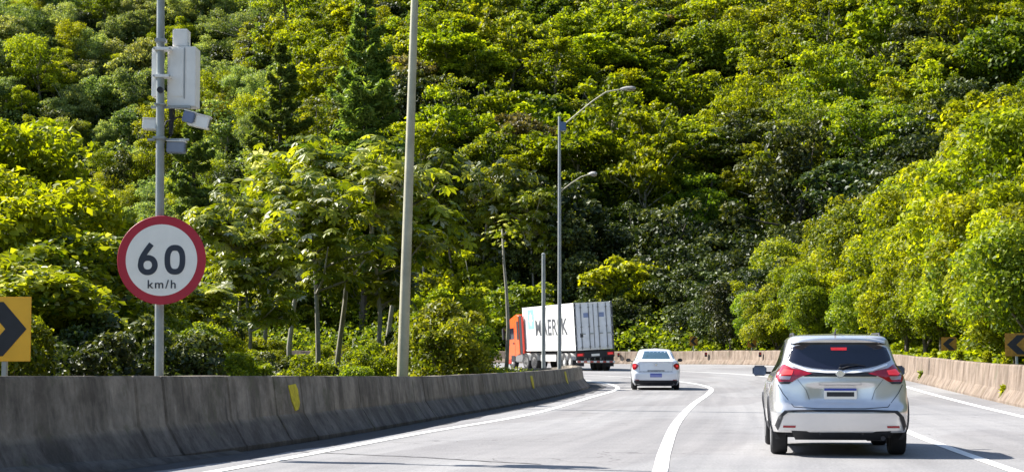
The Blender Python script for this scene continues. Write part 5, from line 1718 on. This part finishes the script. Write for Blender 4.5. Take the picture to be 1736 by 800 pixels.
for sx in (-1, 1):
    def pan(name, poly, mat, t=.012):
        vs = [tuple(LC_ @ Vector((sx * (1.215), y, z))) for y, z in poly] + [tuple(LC_ @ Vector((sx * (1.22 + t), y, z))) for y, z in poly]
        k = len(poly)
        fs = [tuple(range(k)), tuple(range(2 * k - 1, k - 1, -1))] + [(i, (i + 1) % k, (i + 1) % k + k, i + k) for i in range(k)]
        return MB().add(vs, fs).build(name, mat, cabm)
    pan('side_window', [(2.75, 2.05), (3.85, 2.0), (3.72, 2.45), (3.55, 2.75), (2.75, 2.78)], M['glass'])
    pan('door_gap', [(2.62, .95), (2.65, .95), (2.65, 2.95), (2.62, 2.95)], M['black'], .004)
    pan('air_vent', [(1.95, 2.0), (2.25, 2.0), (2.25, 3.2), (1.95, 3.2)], M['plastic'])
    pan('door_handle', [(2.75, 1.72), (2.98, 1.72), (2.98, 1.80), (2.75, 1.80)], M['plastic'], .03)
    pan('step', [(2.75, .55), (3.35, .55), (3.35, .95), (2.75, .95)], M['plastic'], .02)
    mr_ = MB().box(-.06, .06, -.12, .12, -.42, .32, .03, mat=LC_ @ Matrix.Translation((sx * 1.45, 4.0, 2.45))).build('door_mirror', M['plastic'], cabm)
    MB().tube([(sx * 1.2, 3.9, 2.8), (sx * 1.45, 4.0, 2.82), (sx * 1.45, 4.0, 2.5)], .02, 6, mat=LC_).build('mirror_arm', M['plastic'], mr_)
    for y in (3.35,):
        mw = TR
        r = .5
        m_ = TR @ Matrix.Translation((sx * 1.05, y - .05, r - .05))
        w_ = MB().lathe([(-.15, r * .62), (-.15, r * .9), (-.12, r), (.12, r), (.15, r * .9), (.15, r * .62)], 32, 'x', mat=m_).build('wheel', M['tyre'], trk, angle=30)
        MB().lathe([(sx * .15, r * .63), (sx * .11, r * .58), (sx * .07, r * .4), (sx * .16, r * .32)], 24, 'x', mat=m_).build('rim', M['mudguard'], w_, angle=30)
    for y in (-.35, .95):
        m_ = TR @ Matrix.Translation((sx * .98, y, .45))
        r = .5
        w_ = MB().lathe([(-.25, r * .62), (-.25, r * .9), (-.22, r), (.22, r), (.25, r * .9), (.25, r * .62)], 32, 'x', mat=m_).build('wheel', M['tyre'], trk, angle=30)
        MB().lathe([(sx * .25, r * .63), (sx * .16, r * .55), (sx * .05, r * .4), (sx * .18, r * .25)], 24, 'x', mat=m_).build('rim', M['mudguard'], w_, angle=30)
        vs, fs = [], []
        for k, a in enumerate(np.linspace(R(10), R(170), 12)):
            for xx in (sx * .76, sx * 1.24): vs.append(tuple(TR @ Vector((xx, y + .58 * math.cos(a), .45 + .58 * math.sin(a)))))
        for k in range(11): fs.append((2 * k, 2 * k + 1, 2 * k + 3, 2 * k + 2))
        MB().add(vs, fs).build('mudguard', M['mudguard'], trk)
    x0_, x1_ = sorted((sx * .95, sx * 1.22))
    MB().box(x0_, x1_, 1.55, 2.75, .42, .95, .06, mat=TR).build('fuel_tank', M['alloy'], trk)
    x0_, x1_ = sorted((sx * 1.0, sx * 1.24))
    MB().box(x0_, x1_, CABY1 - 1.35 + .55 - .02, CABY1 + .14, .28, .62, .05, mat=TR).build('bumper_end', M['redcab'], trk)
    # rear side deflector: dark with red edge as in the photo
    x0_, x1_ = sorted((sx * 1.10, sx * 1.21))
    MB().box(x0_, x1_, 1.42, 1.84, 1.05, 3.55, .02, mat=LC_).build('side_deflector', M['plastic'], cabm)
    MB().box(x0_, x1_, 1.30, 1.41, 1.05, 3.5, .01, mat=LC_).build('deflector_edge', M['redcab'], cabm)
MB().box(-1.0, 1.0, CABY1 + .02, CABY1 + .14, 2.08, 2.12, .01, mat=LC_).build('wiper_panel', M['plastic'], cabm)
vs = [tuple(LC_ @ Vector(p)) for p in [(-1.1, CABY1 + .02, 2.15), (1.1, CABY1 + .02, 2.15), (1.05, CABY1 - .28, 2.92), (-1.05, CABY1 - .28, 2.92), (-1.1, CABY1 - .06, 2.13), (1.1, CABY1 - .06, 2.13), (1.05, CABY1 - .36, 2.90), (-1.05, CABY1 - .36, 2.90)]]
MB().add(vs, [(0, 1, 2, 3), (4, 7, 6, 5), (0, 4, 5, 1), (1, 5, 6, 2), (2, 6, 7, 3), (3, 7, 4, 0)]).build('windscreen', M['glass'], cabm)
#FIN
# ------------------------------------------------------------------ what the photo's view shows; one label for each plant
bpy.context.view_layer.update()
_dg = bpy.context.evaluated_depsgraph_get()
_hits = {}
_cm = cam.matrix_world.to_3x3()
for iy in range(3, 650, 7):
    for ix in range(3, 1736, 7):
        d = (_cm @ Vector(((ix - 868) / F, (400 - iy) / F, -1))).normalized()
        ok, loc, _n, _i, ob, _m = S.ray_cast(_dg, cam.location, d)
        if ok:
            r = ob
            while r.parent: r = r.parent
            h = _hits.setdefault(r.name, [0, 0.0, 0.0])
            h[0] += 1; h[1] += ix; h[2] += iy
PLANTS = {G_R: 0, G_L: 0, 'shrubby trees on the right bank': 1, 'bushes behind the concrete barrier': 2}
W9 = [(150, 'at the far left'), (260, 'left of the camera box'), (400, 'right of the camera box'), (540, 'around the shorter pine'), (680, 'around the tallest pine'),
      (790, 'right of the tall lamp post'), (945, 'left of the two-armed lamp'), (1080, 'right of the two-armed lamp'), (1200, 'above the white sedan'), (1340, 'between the two cars'), (1540, 'above the silver car'), (9999, 'at the far right')]
TIER = [(70, 'topmost'), (160, 'high'), (260, 'upper middle'), (360, 'lower middle'), (470, 'low'), (9999, 'at the foot')]
items = {}
removed = 0
for o in [o for o in COL.objects if o.parent is None and o.get('group') in PLANTS]:
    h = _hits.get(o.name)
    if h is None:
        for c in list(o.children): bpy.data.objects.remove(c)
        bpy.data.objects.remove(o); removed += 1
        continue
    px, py = h[1] / h[0], h[2] / h[0]
    k = PLANTS[o['group']]
    base = o['label']
    wh = next(t for m, t in W9 if px < m)
    ti = next(t for m, t in TIER if py < m)
    if k == 0:
        desc = base.split(' tree')[0] + ' tree'
        b = f'{desc}, {ti} on ' + ('far hill ' if o['group'] == G_L else 'hillside ') + wh
    elif k == 1:
        desc = base.split(' tree')[0] + ' tree'
        row = 'by the wall' if 'right behind' in base else 'up the bank'
        b = f'{desc} {ti} {row} {wh}'
    else:
        b = base
    items.setdefault(b, []).append((px, o, base))
ORD = 'leftmost,second,third,fourth,fifth,sixth,seventh,eighth,ninth,tenth,eleventh,twelfth,thirteenth,fourteenth,fifteenth,sixteenth,seventeenth,eighteenth,nineteenth,twentieth'.split(',')
kinds_n = {}
for b, L in items.items():
    L.sort(key=lambda t: t[0])
    for i, (px, o, _) in enumerate(L):
        if len(L) == 1: lab = b
        elif i == 0: lab = b + ', leftmost'
        elif i == len(L) - 1: lab = b + ', rightmost'
        else: lab = b + ', ' + (ORD[i] if i < 20 else f'{i + 1}th') + ' from left'
        o['label'] = lab
        kinds_n[o['group']] = kinds_n.get(o['group'], 0) + 1
open("/tmp/dbg.txt","w").write(str((removed, kinds_n, [o["label"] for o in COL.objects if len(o.get("label","").split())>16][:12], count)))
